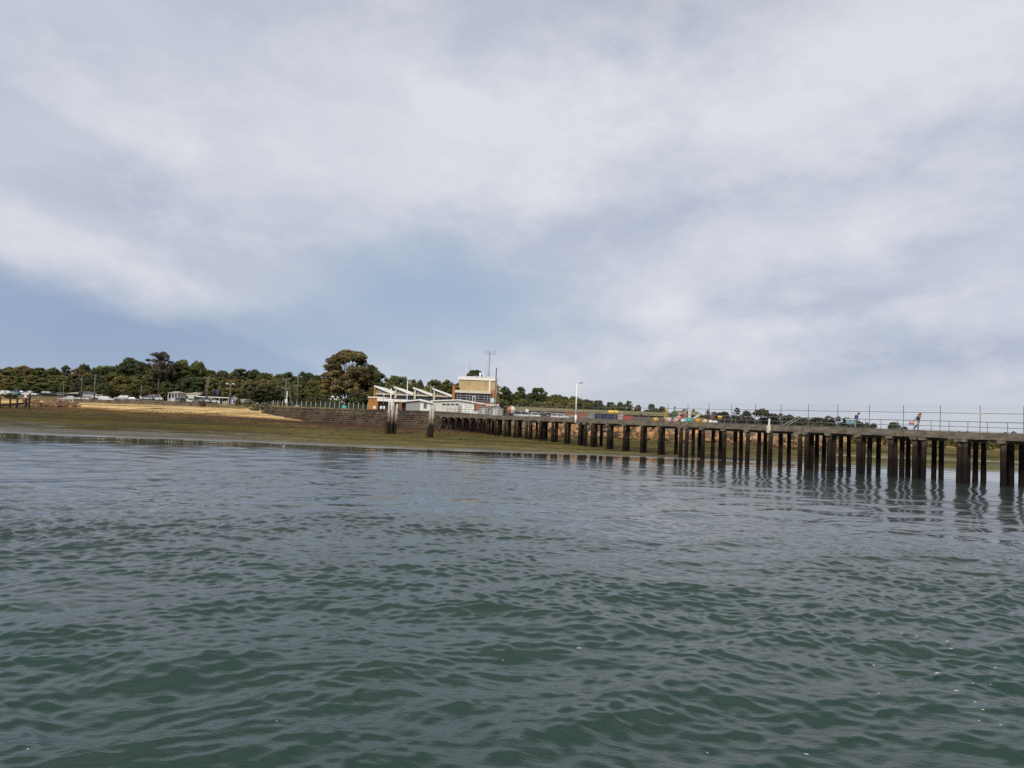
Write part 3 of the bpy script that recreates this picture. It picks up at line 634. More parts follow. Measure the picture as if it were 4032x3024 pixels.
# ------------------------------------------------------------------ buildings
def zx(px, py, D): q = P(px, py, D); return q.x, q.z
def grid_window(parent, name, x0, x1, y, z0, z1, cols, rows, fr=.07, glass='glass', frame='white'):
    g = MB(); g.box(x0, x1, y, y + .02, z0, z1); p = obj(name, g, M[glass], parent)
    f = MB()
    xs = [x0 + (x1 - x0) * c / cols for c in range(cols + 1)] if isinstance(cols, int) else [x0 + (x1 - x0) * c for c in cols]
    for x in xs: f.box(x - fr / 2, x + fr / 2, y - .05, y - .004, z0, z1)
    for r in range(rows + 1): z = z0 + (z1 - z0) * r / rows; f.box(x0 - fr / 2, x1 + fr / 2, y - .056, y - .002, z - fr / 2, z + fr / 2)
    obj('frame', f, M[frame], p); return p
GB = 4.75
def build_tower():
    D = 187.0; X0, ZT = zx(1808, 1494, D); X1, _ = zx(1953, 1494, D); _, ZF = zx(1880, 1483, D); _, ZB = zx(1880, 1547, D)
    cx = (X0 + X1) / 2; t = thing('harbour_building', 'tan brick tower block with white fascia above a long band of dark windows', 'building', (cx, D, GB))
    a, b, dz = X0 - cx, X1 - cx, -GB
    w = MB(); w.box(a, b, 0, 9, ZB - GB - .9, ZT - GB); obj('wall', w, M['tan_brick'], t)
    r = MB(); r.box(a - .25, b + .2, -.3, 9.3, ZT - GB + .002, ZF - GB - .18); r.box(a - .32, b + .27, -.38, 9.4, ZF - GB - .178, ZF - GB); rf = obj('roof', r, M['white'], t)
    # roof gear
    g = MB(); xg = zx(1889, 1470, D)[0] - cx; g.box(xg - .18, xg + .18, 2, 2.5, ZF - GB, ZF - GB + 1.15); g.box(xg + .18, xg + .75, 2.2, 2.3, ZF - GB + .95, ZF - GB + 1.05); g.box(xg + .9, xg + 1.2, 2, 2.5, ZF - GB, ZF - GB + .45); obj('roof_box', g, M['white'], rf)
    dp = MB(); xd = zx(1929, 1510, D)[0] - cx; dp.box(xd - .17, xd + .17, -.22, -.004, ZB - GB - .2, ZF - GB - .05); obj('downpipe', dp, M['white'], t)
    for px in (1849, 1912):
        v = MB(); x = zx(px, 1505, D)[0] - cx; v.box(x - .08, x + .08, -.03, -.003, ZT - GB - 1.1, ZT - GB - .35); v.box(x - .14, x + .14, -.05, -.003, ZT - GB - 1.25, ZT - GB - 1.1); obj('rust_stain', v, M['red_brick'], t)
    # lower window storey standing forward
    F = -2.6; D2 = D + F; xa = zx(1789.5, 1560, D2)[0] - cx; xb = zx(1931, 1560, D2)[0] - cx; z1 = zx(1860, 1548, D2)[1] - GB; z0 = zx(1860, 1577, D2)[1] - GB
    q = MB(); q.box(xa, xb, F + .3, 0, z0 - 2.4, z1); obj('lower_wall', q, M['dark_steel'], t)
    grid_window(t, 'window_band', xa, xb, F + .22, z0, z1 - .02, [0, .08, .165, .335, .42, .505, .585, .67, .83, .915, 1], 3, .1, frame='grey_clad')
    q = MB(); q.box(xa - .1, xb + .1, F - .25, .0, z1, z1 + .62); obj('lintel', q, M['cream'], t)
    q = MB(); x = zx(1785.5, 1550, D2)[0] - cx; q.box(x - .24, x + .3, F - .3, -.003, z0 - 2.2, z1 + 1.35); q.box(x - .34, x + 1.1, F - .36, -.003, z1 + 1.352, z1 + 1.55); obj('brick_pier', q, M['orange_brick'], t)
    q = MB(); x = zx(1866, 1570, D2)[0] - cx; q.box(x - .34, x + .34, F + .12, F + .16, z0 - .9, z0 + 1.05); dr = obj('door', q, M['white'], t)
    q = MB(); q.box(x - .22, x + .22, F + .1, F + .117, z0 - .2, z0 + .9); obj('door_glass', q, M['glass'], dr)
    q = MB(); q.box(xa + 4.4, xb + .7, F + .1, -.003, z0 - 2.35, z0 - .35); obj('base_wall', q, M['red_brick'], t)
    q = MB(); q.box(xb + .02, xb + .9, F + .6, -.003, z1 - .9, z1 + .9); obj('brick_panel', q, M['orange_brick'], t)
    # stair on the right: white fin, tan side wall and stepped white hoods
    q = MB(); x = zx(1950, 1560, D - 1)[0] - cx; q.box(x - .22, x + .22, -1.4, -.003, -.2, zx(1950, 1513, D - 1)[1] - GB); obj('white_fin', q, M['cream'], t)
    x2 = zx(1957, 1560, D)[0] - cx; x3 = zx(1964, 1560, D)[0] - cx
    q = MB(); q.box(b + .003, x3, 1.4, 8.5, -.2, ZT - GB - .95); obj('stair_wall', q, M['tan_brick'], t)
    for k, (zz, ex) in enumerate(((ZT - GB - .93, .3), (ZT - GB - 2.7, .75))):
        q = MB(); q.prism([(b + .01, zz + .5), (b + .01, zz), (x3 + ex, zz - .35), (x3 + ex, zz - .12)], .9, 8.6, 'y'); obj('hood', q, M['white'], t)
    q = MB(); q.box(b - .45, b - .12, -.03, -.004, ZB - GB - .2, ZT - GB - 2.3); obj('slot_window', q, M['glass'], t)
    # mast with cross arms on the roof
    xm = zx(1925, 1480, D + 2)[0]; mt_ = thing('antenna_mast', 'tall lattice antenna mast with twin cross arms on the tower roof', 'antenna', (xm, D + 2, ZF))
    H = zx(1928, 1385, D + 2)[1] - ZF; q = MB()
    for dx in (-.12, .12): q.tube((dx, 0, 0), (dx * .7, 0, H), .035, n=6)
    for k in range(14): q.tube((-.12, 0, H * k / 14), (.12, 0, H * (k + 1) / 14), .018, n=4)
    obj('lattice', q, M['dark_steel'], mt_)
    for z, w_ in ((H - .05, 1.3), (H - .62, 1.25)): q = MB(); q.tube((-w_, 0, z), (w_, 0, z), .035, n=6); obj('cross_arm', q, M['dark_steel'], mt_)
    for x in (-1.3, -.45, 1.3): q = MB(); q.tube((x, 0, H - .65), (x, 0, H + (.42 if x > 0 else .5)), .028, n=6); q.ball((x, 0, H + .45), .06); obj('aerial', q, M['dark_steel'], mt_)
    q = MB(); q.tube((-1.9, 0, .1), (.1, 0, .45), .03, n=5); q.tube((-.5, .1, 0), (-.4, .1, H * .55), .02, n=5); q.tube((-.55, 0, .9), (.5, 0, .9), .04, n=5); q.tube((-.9, .1, .5), (-.75, .1, H * .6), .016, n=5); obj('stay', q, M['dark_steel'], mt_)
    for px, py, r, lab in ((1838, 1432, .018, 'short white whip aerial at the left of the tower roof'), (1851.5, 1421, .024, 'tall thin whip aerial in front of the round tree on the tower roof')):
        x, z = zx(px, py, D + 1); w_ = thing('whip_aerial', lab, 'antenna', (x, D + 1, ZF)); q = MB(); q.tube((0, 0, 0), (0, 0, z - ZF), r * 1.5, r, n=6); obj('rod', q, M['white' if px < 1845 else 'dark_steel'], w_)
    D3 = 176; x, z = zx(1956, 1448, D3); z0_ = GB
    w_ = thing('timber_mast', 'tall brown timber mast standing at the right corner of the tower', 'mast', (x - .15, D3, z0_)); q = MB(); q.tube((0, 0, 0), (.1, 0, z - z0_), .17, .12, n=10); obj('pole', q, M['timber'], w_)
build_tower()
def build_hall():
    D = 193.0; t = thing('sawtooth_hall', 'low hall with four white sawtooth roofs and rows of dark clerestory windows', 'building', (zx(1630, 1560, D)[0], D, GB)); cx = t.location.x
    fx = lambda px, py: zx(px, py, D)[0] - cx; fz = lambda px, py: zx(px, py, D)[1] - GB
    xl, xr = fx(1478, 1555), fx(1782, 1555); zb0, zb1 = fz(1478, 1550), fz(1782, 1563); zb = (zb0 + zb1) / 2
    w = MB(); w.box(xl, xr, .3, 16, -.2, zb - .1); obj('wall', w, M['cream'], t)
    bm_ = MB(); bm_.box(xl - .1, xr, -.25, .3, zb - .14, zb + .16); obj('beam', bm_, M['cream'], t)
    n = 4; bw = (xr - xl) / n; rise = fz(1550, 1526) - zb
    for k in range(n):
        x0 = xl + bw * k; x1 = x0 + bw; zt = zb + rise * (1.0 if k == 0 else .97); zl = zb + .28
        g = MB(); g.prism([(x0 + .3, zb + .16), (x1 - .05, zb + .16), (x0 + .3, zt - .1)], .12, .15, 'y'); c = obj('clerestory', g, M['tinted'], t); c.color = (.24, .235, .23, 1)
        f = MB()
        for i in range(6):
            x = x0 + .3 + (bw - .6) * i / 5.5; zz = zb + .16 + (zt - .1 - zb - .16) * max(0, 1 - (x - x0 - .3) / (bw - .35)); f.box(x - .045, x + .045, .04, .118, zb + .162, max(zz, zb + .2))
        obj('mullion', f, M['cream'], c)
        r = MB(); r.prism([(x0 - .25, zt - .02), (x1 - .12, zl - .42), (x1 - .12, zl + .2), (x0 - .25, zt + .36)], -.7, 16, 'y'); obj('roof', r, M['white'], t)
        b_ = MB(); b_.prism([(x0 - .02, zb - .9), (x0 + .5, zb - .9), (x0 + .42, zt - .1), (x0 + .12, zt - .1)] if k else [(x0 - .4, zb - 1.4), (x0, zb - 1.4), (x0, zt + .05), (x0 - .4, zt + .1)], -.32, .11, 'y'); obj('brace' if k else 'brick_pier', b_, M['cream' if k else 'orange_brick'], t)
        grid_window(t, 'window', x0 + .55, x1 - .05, .25, zb - 1.65, zb - .15, 8, 1, .09, frame='steel')
build_hall()
def build_front():
    D = 177.0
    # orange brick end block with flat roof, white canopy and shaded shop-like front
    x0, z1 = zx(1451, 1567, D); x1, _ = zx(1489, 1567, D); t = thing('brick_block', 'flat roofed orange brick end block with a white canopy and shaded front', 'building', (x0, D, GB))
    w = x1 - x0; h = z1 - GB; q = MB(); q.box(0, w, 0, 7, -.2, h); obj('wall', q, M['orange_brick'], t)
    q = MB(); q.box(-.15, w + 1.7, -.25, 7.2, h + .002, h + .36); obj('roof', q, M['cream'], t)
    q = MB(); q.box(w * .42, w * .58, -.03, -.003, h * .58, h * .62); obj('vent', q, M['dark_steel'], t)
    x2, zc = zx(1608, 1578, D); x2 -= x0; _, zc0 = zx(1550, 1572, D); zc0 -= GB; zc1 = zx(1550, 1582, D)[1] - GB
    q = MB(); q.box(w + .02, x2, -1.4, 6.5, zc1, zc0); obj('canopy', q, M['white'], t)
    q = MB(); q.box(w + .02, x2 - .8, 2.2, 6.4, -.2, zc1 - .002); obj('front_wall', q, M['grey_clad'], t)
    for a, b, nm in ((.12, .3, 'window'), (.34, .46, 'window'), (.55, .66, 'door'), (.72, .9, 'window')):
        xa, xb = w + (x2 - w) * a, w + (x2 - w) * b; grid_window(t, nm, xa, xb, 2.14, .9 if nm == 'window' else 0, 2.3, 3, 1, .07, frame='pale')
    q = MB(); xr = zx(1580, 1590, D)[0] - x0; q.box(xr - .28, xr + .28, -1.2, -.7, -.1, zx(1580, 1577, D)[1] - GB); obj('red_pillar', q, M['red_brick'], t)
    for px, s, lab in ((1474.5, 1.0, 'white noticeboard against the orange brick end block'), (1500, .75, 'white board left of the pair beneath the canopy'), (1511.5, .85, 'white board right of the pair beneath the canopy')):
        x, z = zx(px, 1604, D - 2); n = thing('noticeboard', lab, 'noticeboard', (x, D - 2, GB), 0, 'white boards by the brick block'); q = MB(); zz = z - GB; q.box(-.33 * s, .33 * s, 0, .05, zz - .3, zz + .32); obj('board', q, M['white'], n)
        q = MB(); q.box(-.28 * s, -.22 * s, .05, .1, -.1, zz + .2); q.box(.22 * s, .28 * s, .05, .1, -.1, zz + .2); obj('legs', q, M['steel'], n).name = 'stand'
    # portable buildings with low gabled roofs
    def portable(pxs, D, pya, pyl, pyr, lab, gable_px):
        (pl, pr) = pxs; X0 = zx(pl, 1590, D)[0]; X1 = zx(pr, 1590, D)[0]; xa = zx(gable_px, 1590, D)[0] - X0; W = X1 - X0
        za = zx(gable_px, pya, D)[1] - GB; zl = zx(pl, pyl, D)[1] - GB; zr = zx(pr, pyr, D)[1] - GB
        t = thing('portable_building', lab, 'building', (X0, D, GB), 0, 'portable buildings behind the jetty root')
        return t, W, xa, za, zl, zr
    t, W, xa, za, zl, zr = portable((1596, 1736), 171, 1572, 1577, 1589, 'pale portable building with grey left half, white corner panel and a dark window', 1653)
    q = MB(); q.prism([(.15, -.3), (xa, -.3), (xa, za - .3), (.15, zl - .3)], 0, 6, 'y'); obj('grey_wall', q, M['grey_clad'], t)
    q = MB(); q.prism([(xa + .002, -.3), (W - .5, -.3), (W - .5, zr - .28), (xa + .002, za - .3)], -.02, 6, 'y'); obj('wall', q, M['pale'], t)
    q = MB(); q.prism([(-.2, zl - .3), (xa, za - .3), (xa, za), (-.2, zl)], -.5, 6.4, 'y'); q.prism([(xa, za - .35), (W + .1, zr - .35), (W + .1, zr), (xa, za + .05)], -.6, 6.4, 'y'); obj('roof', q, M['white'], t)
    X0 = t.location.x; xb0, xb1 = zx(1656, 1605, 171)[0] - X0, zx(1692, 1605, 171)[0] - X0; q = MB(); q.box(xb0, xb1, -.06, -.022, -.3, 2.0); obj('white_panel', q, M['white'], t)
    grid_window(t, 'window', zx(1667.5, 1600, 171)[0] - X0, zx(1681, 1600, 171)[0] - X0, -.1, .95, 2.2, 2, 1, .07)
    t, W, xa, za, zl, zr = portable((1700, 1908), 167, 1573, 1577, 1589, 'wide pale portable building with high slot windows and a lettered white panel', 1808)
    q = MB(); q.prism([(.3, -.6), (W - 2.2, -.6), (W - 2.2, zr - .2), (xa, za - .2), (.3, zl - .2)], 0, 6, 'y'); obj('wall', q, M['pale'], t)
    q = MB(); q.prism([(-.2, zl - .2), (xa, za - .2), (xa, za + .03), (-.2, zl + .03)], -.4, 6.3, 'y'); q.prism([(xa, za - .22), (W, zr - .22), (W, zr), (xa, za + .03)], -.5, 6.3, 'y'); obj('roof', q, M['white'], t)
    X0 = t.location.x; DD = 167
    for i in range(4):
        xa_ = zx(1742 + i * 17, 1594, DD)[0] - X0; q = MB(); z = zx(1742 + i * 17, 1592.5, DD)[1] - GB; q.box(xa_, xa_ + .7, -.03, -.004, z - .16, z + .16); obj('slot_window', q, M['glass'], t)
    xp0, xp1 = zx(1819, 1610, DD)[0] - X0, zx(1866, 1610, DD)[0] - X0; zt = zx(1842, 1591, DD)[1] - GB; q = MB(); q.box(xp0, xp1, -.08, -.03, -.5, zt); pn = obj('lettered_panel', q, M['white'], t)
    q = MB(); rs = random.Random(4); x = xp0 + .9
    while x < xp1 - .4: w_ = rs.uniform(.05, .16); q.box(x, x + w_, -.09, -.082, zt - .82, zt - .82 + rs.uniform(.12, .22)); x += w_ + .05
    obj('lettering', q, M['grey_clad'], pn)
    q = MB(); xs_ = zx(1812, 1610, DD)[0] - X0; q.box(xs_ - .55, xs_ + .3, -.05, -.004, -.5, zt - .4); obj('door', q, M['roof_tin'], t)
    q = MB(); q.box(xp1 + .05, xp1 + 1.0, -1.2, -.1, -.3, .75); obj('step_box', q, M['white'], t)
    # white flat canopy over the grey sheds
    D = 171; x0, z = zx(1899, 1592, D); x1, _ = zx(1965, 1592, D); t = thing('flat_canopy', 'thin white flat canopy on posts above the two grey sheds', 'canopy', (x0, D, GB)); h = z - GB; q = MB(); q.box(0, x1 - x0, 0, 3, h - .28, h + .06); obj('roof', q, M['white'], t)
    for x in (.2, x1 - x0 - .2):
        for y in (.2, 2.8): q = MB(); q.box(x - .05, x + .05, y - .05, y + .05, -.2, h - .28); obj('post', q, M['steel'], t)
    def shed(pa, pb, D, pe, pk, lab):
        X0, ze = zx(pa, pe, D); X1, _ = zx(pb, pe, D); zk = zx((pa + pb) / 2, pk, D)[1]; t = thing('grey_shed', lab, 'shed', (X0, D, GB - .6), 0, 'small grey sheds by the jetty'); W = X1 - X0; e, k = ze - GB + .6, zk - GB + .6
        q = MB(); q.prism([(0, -.2), (W, -.2), (W, e - .02), (W / 2, k - .02), (0, e - .02)], 0, 4, 'y'); obj('wall', q, M['grey_clad'], t)
        q = MB(); q.prism([(-.15, e - .05), (W / 2, k), (W / 2, k + .1), (-.15, e + .05)], -.2, 4.2, 'y'); q.prism([(W / 2, k), (W + .15, e - .05), (W + .15, e + .05), (W / 2, k + .1)], -.2, 4.2, 'y'); obj('roof', q, M['roof_tin'], t)
        q = MB(); q.box(W * .3, W * .62, -.03, -.004, 0, 2.0); obj('door', q, M['pale'], t)
    shed(1886, 1923, 165, 1602.5, 1601, 'grey flat roofed shed left of the gabled grey shed'); shed(1925, 1981, 163, 1609.5, 1596, 'grey gabled shed at the right end of the shed row')
build_front()
def build_left_houses():
    def house(pa, pb, D, py_e, py_r, wall, roof, lab, name='cottage', porch=False):
        g = on_ground((pa + pb) / 2, D); X0, ze = zx(pa, py_e, D); X1, _ = zx(pb, py_e, D); zr = zx((pa + pb) / 2, py_r, D)[1]; t = thing(name, lab, 'house', (X0, D, g.z)); W = X1 - X0; e, r = ze - g.z, zr - g.z
        q = MB(); q.box(.3, W - .3, 2.0 if porch else 0, 8, -.2, e); obj('wall', q, M[wall], t)
        q = MB(); q.add([(-.1, -.2, e), (W + .1, -.2, e), (W + .1, 8.2, e), (-.1, 8.2, e), (W * .2, 4, r), (W * .8, 4, r), (-.1, -.2, e - .12), (W + .1, -.2, e - .12), (W + .1, 8.2, e - .12), (-.1, 8.2, e - .12)], [(0, 1, 5, 4), (2, 3, 4, 5), (1, 2, 5), (3, 0, 4), (6, 7, 1, 0), (7, 8, 2, 1), (8, 9, 3, 2), (9, 6, 0, 3), (9, 8, 7, 6)]); obj('roof', q, M[roof], t)
        y = 1.96 if porch else -.04
        for a in (.18, .62): grid_window(t, 'window', W * a, W * (a + .2), y, e * .35, e * .8, 2, 1, .09)
        if porch:
            for a in (.03, .35, .66, .97): q = MB(); q.box(W * a - .08, W * a + .08, -.05, .1, -.1, e - .12); obj('veranda_post', q, M['white'], t)
            q = MB(); q.box(.1, W - .1, -.02, .04, .85, .95); q.box(.1, W - .1, -.02, .04, .2, .28)
            for k in range(26): x = .15 + (W - .3) * k / 25; q.box(x - .02, x + .02, 0, .03, .28, .85)
            obj('veranda_rail', q, M['white'], t)
        return t
    house(662, 700, 276, 1546.5, 1539.5, 'pale', 'roof_tin', 'small cottage with white veranda posts under a tin roof among the trees', porch=True)
    house(706, 800, 292, 1550, 1541, 'pale', 'roof_tin', 'low pale house with tin roof behind the cream four wheel drive')
    house(868, 886, 300, 1560, 1553, 'white', 'white', 'white roofed cottage left of the grey and red shed', 'white_cottage')
    house(1196, 1232, 285, 1553, 1543, 'cream', 'cream', 'cream roofed house left of the one with the blue banner, among trees')
    house(1262, 1330, 280, 1562, 1546, 'white', 'white', 'white gabled house half hidden under the tallest tree')
    # green kiosk
    D = 262; g = on_ground(803, D); X0, z = zx(777, 1563, D); X1, _ = zx(832, 1563, D); t = thing('green_kiosk', 'dark green kiosk with a long thin white roof edge', 'kiosk', (X0, D, g.z)); W = X1 - X0; h = z - g.z
    q = MB(); q.box(0, W * .72, 0, 5, -.2, h); obj('wall', q, M['green_wall'], t); q = MB(); q.box(-.3, W * 2.3, -.5, 5.3, h + .002, h + .28); obj('roof', q, M['white'], t)
    for x in (W * 1.05, W * 1.6, W * 2.25): q = MB(); q.box(x - .07, x + .07, -.3, -.16, -.2, h); obj('post', q, M['white'], t)
    q = MB(); q.box(W * .12, W * .4, -.04, -.004, .9, 1.9); obj('serving_hatch', q, M['dark_steel'], t)
    # caravan
    D = 285; g = on_ground(876, D); x = zx(872, 1566, D)[0]; t = thing('white_caravan', 'white caravan parked between the green kiosk and the grey shed', 'caravan', (x, D, g.z)); q = MB(); q.prism([(-2.4, .45), (2.2, .45), (2.5, 1.3), (2.1, 2.5), (-2.2, 2.6), (-2.6, 1.6)], -1.1, 1.1, 'y'); obj('body', q, M['white'], t)
    for a in (-1.5, .6): q = MB(); q.box(a - .5, a + .5, -1.13, -1.102, 1.4, 2.0); obj('window', q, M['glass'], t)
    q = MB(); q.tube((-.2, -1.12, .33), (-.2, -.9, .33), .33, n=14); obj('wheel', q, M['tyre'], t)
    # grey gable shed with red roof and two sign panels
    D = 258; g = on_ground(930, D); X0, ze = zx(906, 1574, D); X1, _ = zx(943, 1574, D); zk = zx(922, 1556.5, D)[1]; t = thing('boat_shed', 'grey gabled shed with a red side roof behind blue and white sign panels', 'shed', (X0, D, g.z)); W = X1 - X0; e, k = ze - g.z, zk - g.z
    q = MB(); q.prism([(0, -.3), (W, -.3), (W, e), (W * .5, k), (0, e)], 0, 6, 'y'); obj('wall', q, M['grey_clad'], t)
    q = MB(); q.prism([(-.2, e - .1), (W * .5, k + .02), (W * .5, k + .16), (-.2, e + .06)], -.2, 6.2, 'y'); obj('left_roof', q, M['roof_tin'], t)
    q = MB(); q.prism([(W * .5, k + .02), (W * .5 + .5, k + .1), (W + 1.3, e - .05), (W + 1.3, e - .2)][::-1], -.2, 6.2, 'y', Matrix.Translation((0, 0, .02))); obj('right_roof', q, M['red_roof'], t)
    for pa, pb, p0, p1, m_, lab in ((910, 936, 1573, 1581.5, 'blue_sign', 'blue sign panel with a round white emblem on the grey shed front'), (935.5, 957, 1576.5, 1586, 'white', 'white sign panel to the right of the blue one')):
        Xa, za = zx(pa, p0, D - .6); Xb, zb = zx(pb, p1, D - .6); s = thing('sign_panel', lab, 'sign', (Xa, D - .6 if m_ != 'white' else D - .75, g.z)); q = MB(); q.box(0, Xb - Xa, 0, .06, zb - g.z + .1, za - g.z); obj('panel', q, M[m_], s)
        q = MB(); q.box(.1, .18, .06, .12, -.2, za - g.z - .1); q.box(Xb - Xa - .18, Xb - Xa - .1, .06, .12, -.2, za - g.z - .1); obj('stand', q, M['steel'], s)
        q = MB(); zm = (za + zb) / 2 - g.z + .05; rot = Matrix.Translation((.36, -.004, zm)) @ Matrix.Rotation(PI / 2, 4, 'X')
        if m_ != 'white':
            q.lathe([(.001, 0), (.17, 0), (.17, .01), (.001, .01)], 16, rot); obj('emblem', q, M['white'], s); q = MB(); q.box(.75, Xb - Xa - .25, -.014, -.002, zm - .02, zm + .09)
        else: q.box(.15, Xb - Xa - .15, -.014, -.002, zm + .02, zm + .06); q.box(.15, Xb - Xa - .4, -.014, -.002, zm - .18, zm - .14)
        obj('lettering', q, M['white' if m_ != 'white' else 'grey_clad'], s)
build_left_houses()
def build_yard():
    # two long tan sheds behind the yard
    D = 262
    def long_shed(pa, pb, pt, D, lab):
        X0, za = zx(pa, pt, D); X1, _ = zx(pb, pt, D); zm = zx((pa + pb) / 2, pt, D)[1]; X0, X1 = zx(pa, pt, D)[0], zx(pb, pt, D)[0]; g = 4.2; t = thing('long_shed', lab, 'shed', (X0, D, g)); W = X1 - X0; h = zm - g
        q = MB(); q.box(0, W, 0, 18, -.3, h - 1.5); obj('wall', q, M['tan_shed'], t); q = MB(); q.prism([(-.5, h - 1.5), (18.5, h - 1.5), (9, h)], -.2, W + .2, 'x'); obj('roof', q, M['tan_roof'], t)
        q = MB(); q.box(-.2, W + .2, -.6, -.5, h - 1.62, h - 1.4); q.box(0, W, -.06, -.004, h - 2.7, h - 2.62); obj('gutter', q, M['dark_timber'], t); return t, X0, W, h
    t, X0, W, h = long_shed(2030, 2676, 1612, D, 'very long olive tan shed stretching behind the parked cars and containers')
    x0 = zx(2142, 1620, D)[0] - X0; x1 = zx(2224, 1620, D)[0] - X0; q = MB(); q.box(x0, x1, -.05, -.006, .1, h - 2.75); dr = obj('bay_shade_panel', q, M['dark_steel'], t)  # flat dark panel painting in the shade inside the open bay
    for k in range(5): q = MB(); x = x0 + (x1 - x0) * k / 4; q.box(x - .07, x + .07, -.12, -.052, .1, h - 2.75); obj('bay_post', q, M['steel'], dr)
    q = MB(); xa, xb = zx(2316, 1630, D)[0] - X0, zx(2362, 1630, D)[0] - X0; q.box(xa, xb, -.05, -.006, .1, h - 2.75); obj('roller_door', q, M['dark_timber'], t)
    q = MB(); xs_ = zx(2517, 1634, D)[0] - X0; zs = zx(2517, 1634, D)[1] - 4.2; q.box(xs_, xs_ + 1.1, -.08, -.007, zs - .55, zs + .55); obj('dark_hatch', q, M['dark_steel'], t)
    t, X0, W, h = long_shed(2680, 2771, 1617, 240, 'shorter yellowish tan shed at the right end of the long shed')
    # rusty brown wall of containers in front of the long shed
    def container(pa, pb, pt, D, m_, lab, col=None):
        X0, z = zx(pa, pt, D); X1, _ = zx(pb, pt, D); g = gz(X0, D); t = thing('shipping_container', lab, 'container', (X0, D, g), 0); W, h = X1 - X0, z - g; q = MB(); q.box(0, W, 0, 2.4, .05, h - .1)
        n = int(W / .28)
        for k in range(n): x = W * (k + .3) / n; q.box(x, x + W / n * .5, -.05, -.003, .2, h - .22)
        o = obj('body', q, M[m_], t)
        if col: o.color = (*col, 1)
        q = MB()
        for x in (0, W): q.box(x - .08, x + .08, -.09, .1, 0, h)
        q.box(-.05, W + .05, -.085, .1, h - .2, h - .03); q.box(-.05, W + .05, -.085, .1, .03, .18); f = obj('frame', q, M[m_], t)
        if col: f.color = (*col, 1)
        return t
    container(2224, 2316, 1619, 236, 'tinted', 'long rusty orange brown container wall behind the white lamp post', (.34, .15, .07))
    container(2345, 2436, 1629.5, 190, 'blue_box', 'dark navy blue shipping container with the yellow tank behind it')
    container(2456, 2493, 1636, 186, 'tinted', 'pinkish red shipping container right of the blue one', (.5, .09, .08))
    container(2436, 2455, 1632, 188, 'tinted', 'pale pinkish crate stack between the blue and red containers', (.52, .38, .34))
    container(2494, 2560, 1644, 182, 'tinted', 'low grey container right of the red one', (.16, .16, .15))
    container(2318, 2340, 1627, 200, 'tinted', 'small grey green hut left of the blue container', (.28, .31, .27))
    D = 205; x, z = zx(2415, 1624, D); g = gz(x, D); t = thing('yellow_tank', 'yellow cylindrical tank lying on a stand behind the blue container', 'tank', (x, D, g)); zz = z - g; m = Matrix.Translation((0, 0, zz)) @ Matrix.Rotation(PI / 2, 4, 'Y')
    q = MB(); q.lathe([(.01, -1.5), (.3, -1.45), (.5, -1.28), (.56, -1.05), (.56, 1.05), (.5, 1.28), (.3, 1.45), (.01, 1.5)], 20, m); o = obj('shell', q, M['tinted'], t, True); o.color = (.75, .55, .1, 1)
    for a in (-.8, .8): q = MB(); q.prism([(-.5, 0), (.5, 0), (.45, zz - .3), (-.45, zz - .3)], a - .1, a + .1, 'x'); obj('stand', q, M['steel'], t)
    q = MB(); q.tube((1.9, 0, 0), (1.9, 0, zz + .5), .04); q.tube((2.4, 0, 0), (2.4, 0, zz + .5), .04)
    for k in range(8): q.tube((1.9, 0, zz * k / 7 + .3), (2.4, 0, zz * k / 7 + .3), .025)
    obj('ladder', q, M['cream'], t)
build_yard()
# ------------------------------------------------------------------ cars
WHEEL = None
def make_wheel():
    q = MB(); m = Matrix.Rotation(PI / 2, 4, 'X'); q.lathe([(.2, -.1), (.31, -.1), (.33, -.06), (.33, .06), (.31, .1), (.2, .1)], 18, m); ty = mesh_of('tyre', q, M['tyre'], True)
    q = MB(); q.lathe([(.01, -.07), (.2, -.07), (.2, .07), (.01, .07)], 14, m); return ty, mesh_of('rim', q, M['rim'])
TYRE, RIM = make_wheel()
KINDS = {  # lower body outline, greenhouse outline (x, z), wheel x, body length
    'suv': ([(-2.3, .38), (2.25, .38), (2.35, .6), (2.3, .92), (1.1, 1.05), (-2.28, 1.08), (-2.36, .7)], [(-2.22, 1.06), (1.15, 1.03), (.45, 1.66), (-2.05, 1.68)], (-1.4, 1.45), 1.72),
    'hatch': ([(-2.0, .34), (2.0, .34), (2.1, .55), (2.0, .82), (.95, .95), (-1.95, .98), (-2.05, .6)], [(-1.92, .96), (1.05, .93), (.25, 1.45), (-1.5, 1.46)], (-1.25, 1.28), 1.5),
    'sedan': ([(-2.35, .34), (2.3, .34), (2.38, .55), (2.25, .8), (1.0, .93), (-1.5, .95), (-2.3, .92), (-2.4, .6)], [(-1.75, .93), (1.1, .92), (.3, 1.42), (-1.0, 1.44)], (-1.4, 1.42), 1.48),
    'ute': ([(-2.6, .45), (2.4, .45), (2.5, .65), (2.42, 1.0), (1.15, 1.12), (-.6, 1.14), (-.62, 1.06), (-2.6, 1.06)], [(-.58, 1.12), (1.2, 1.1), (.6, 1.74), (-.4, 1.76)], (-1.6, 1.55), 1.8),
    'van': ([(-2.4, .4), (2.3, .4), (2.4, .65), (2.3, 1.0), (1.75, 1.15), (-2.38, 1.15), (-2.42, .7)], [(-2.36, 1.13), (1.85, 1.12), (1.2, 1.95), (-2.3, 2.0)], (-1.5, 1.5), 2.05)}
CAR_MESH = {}
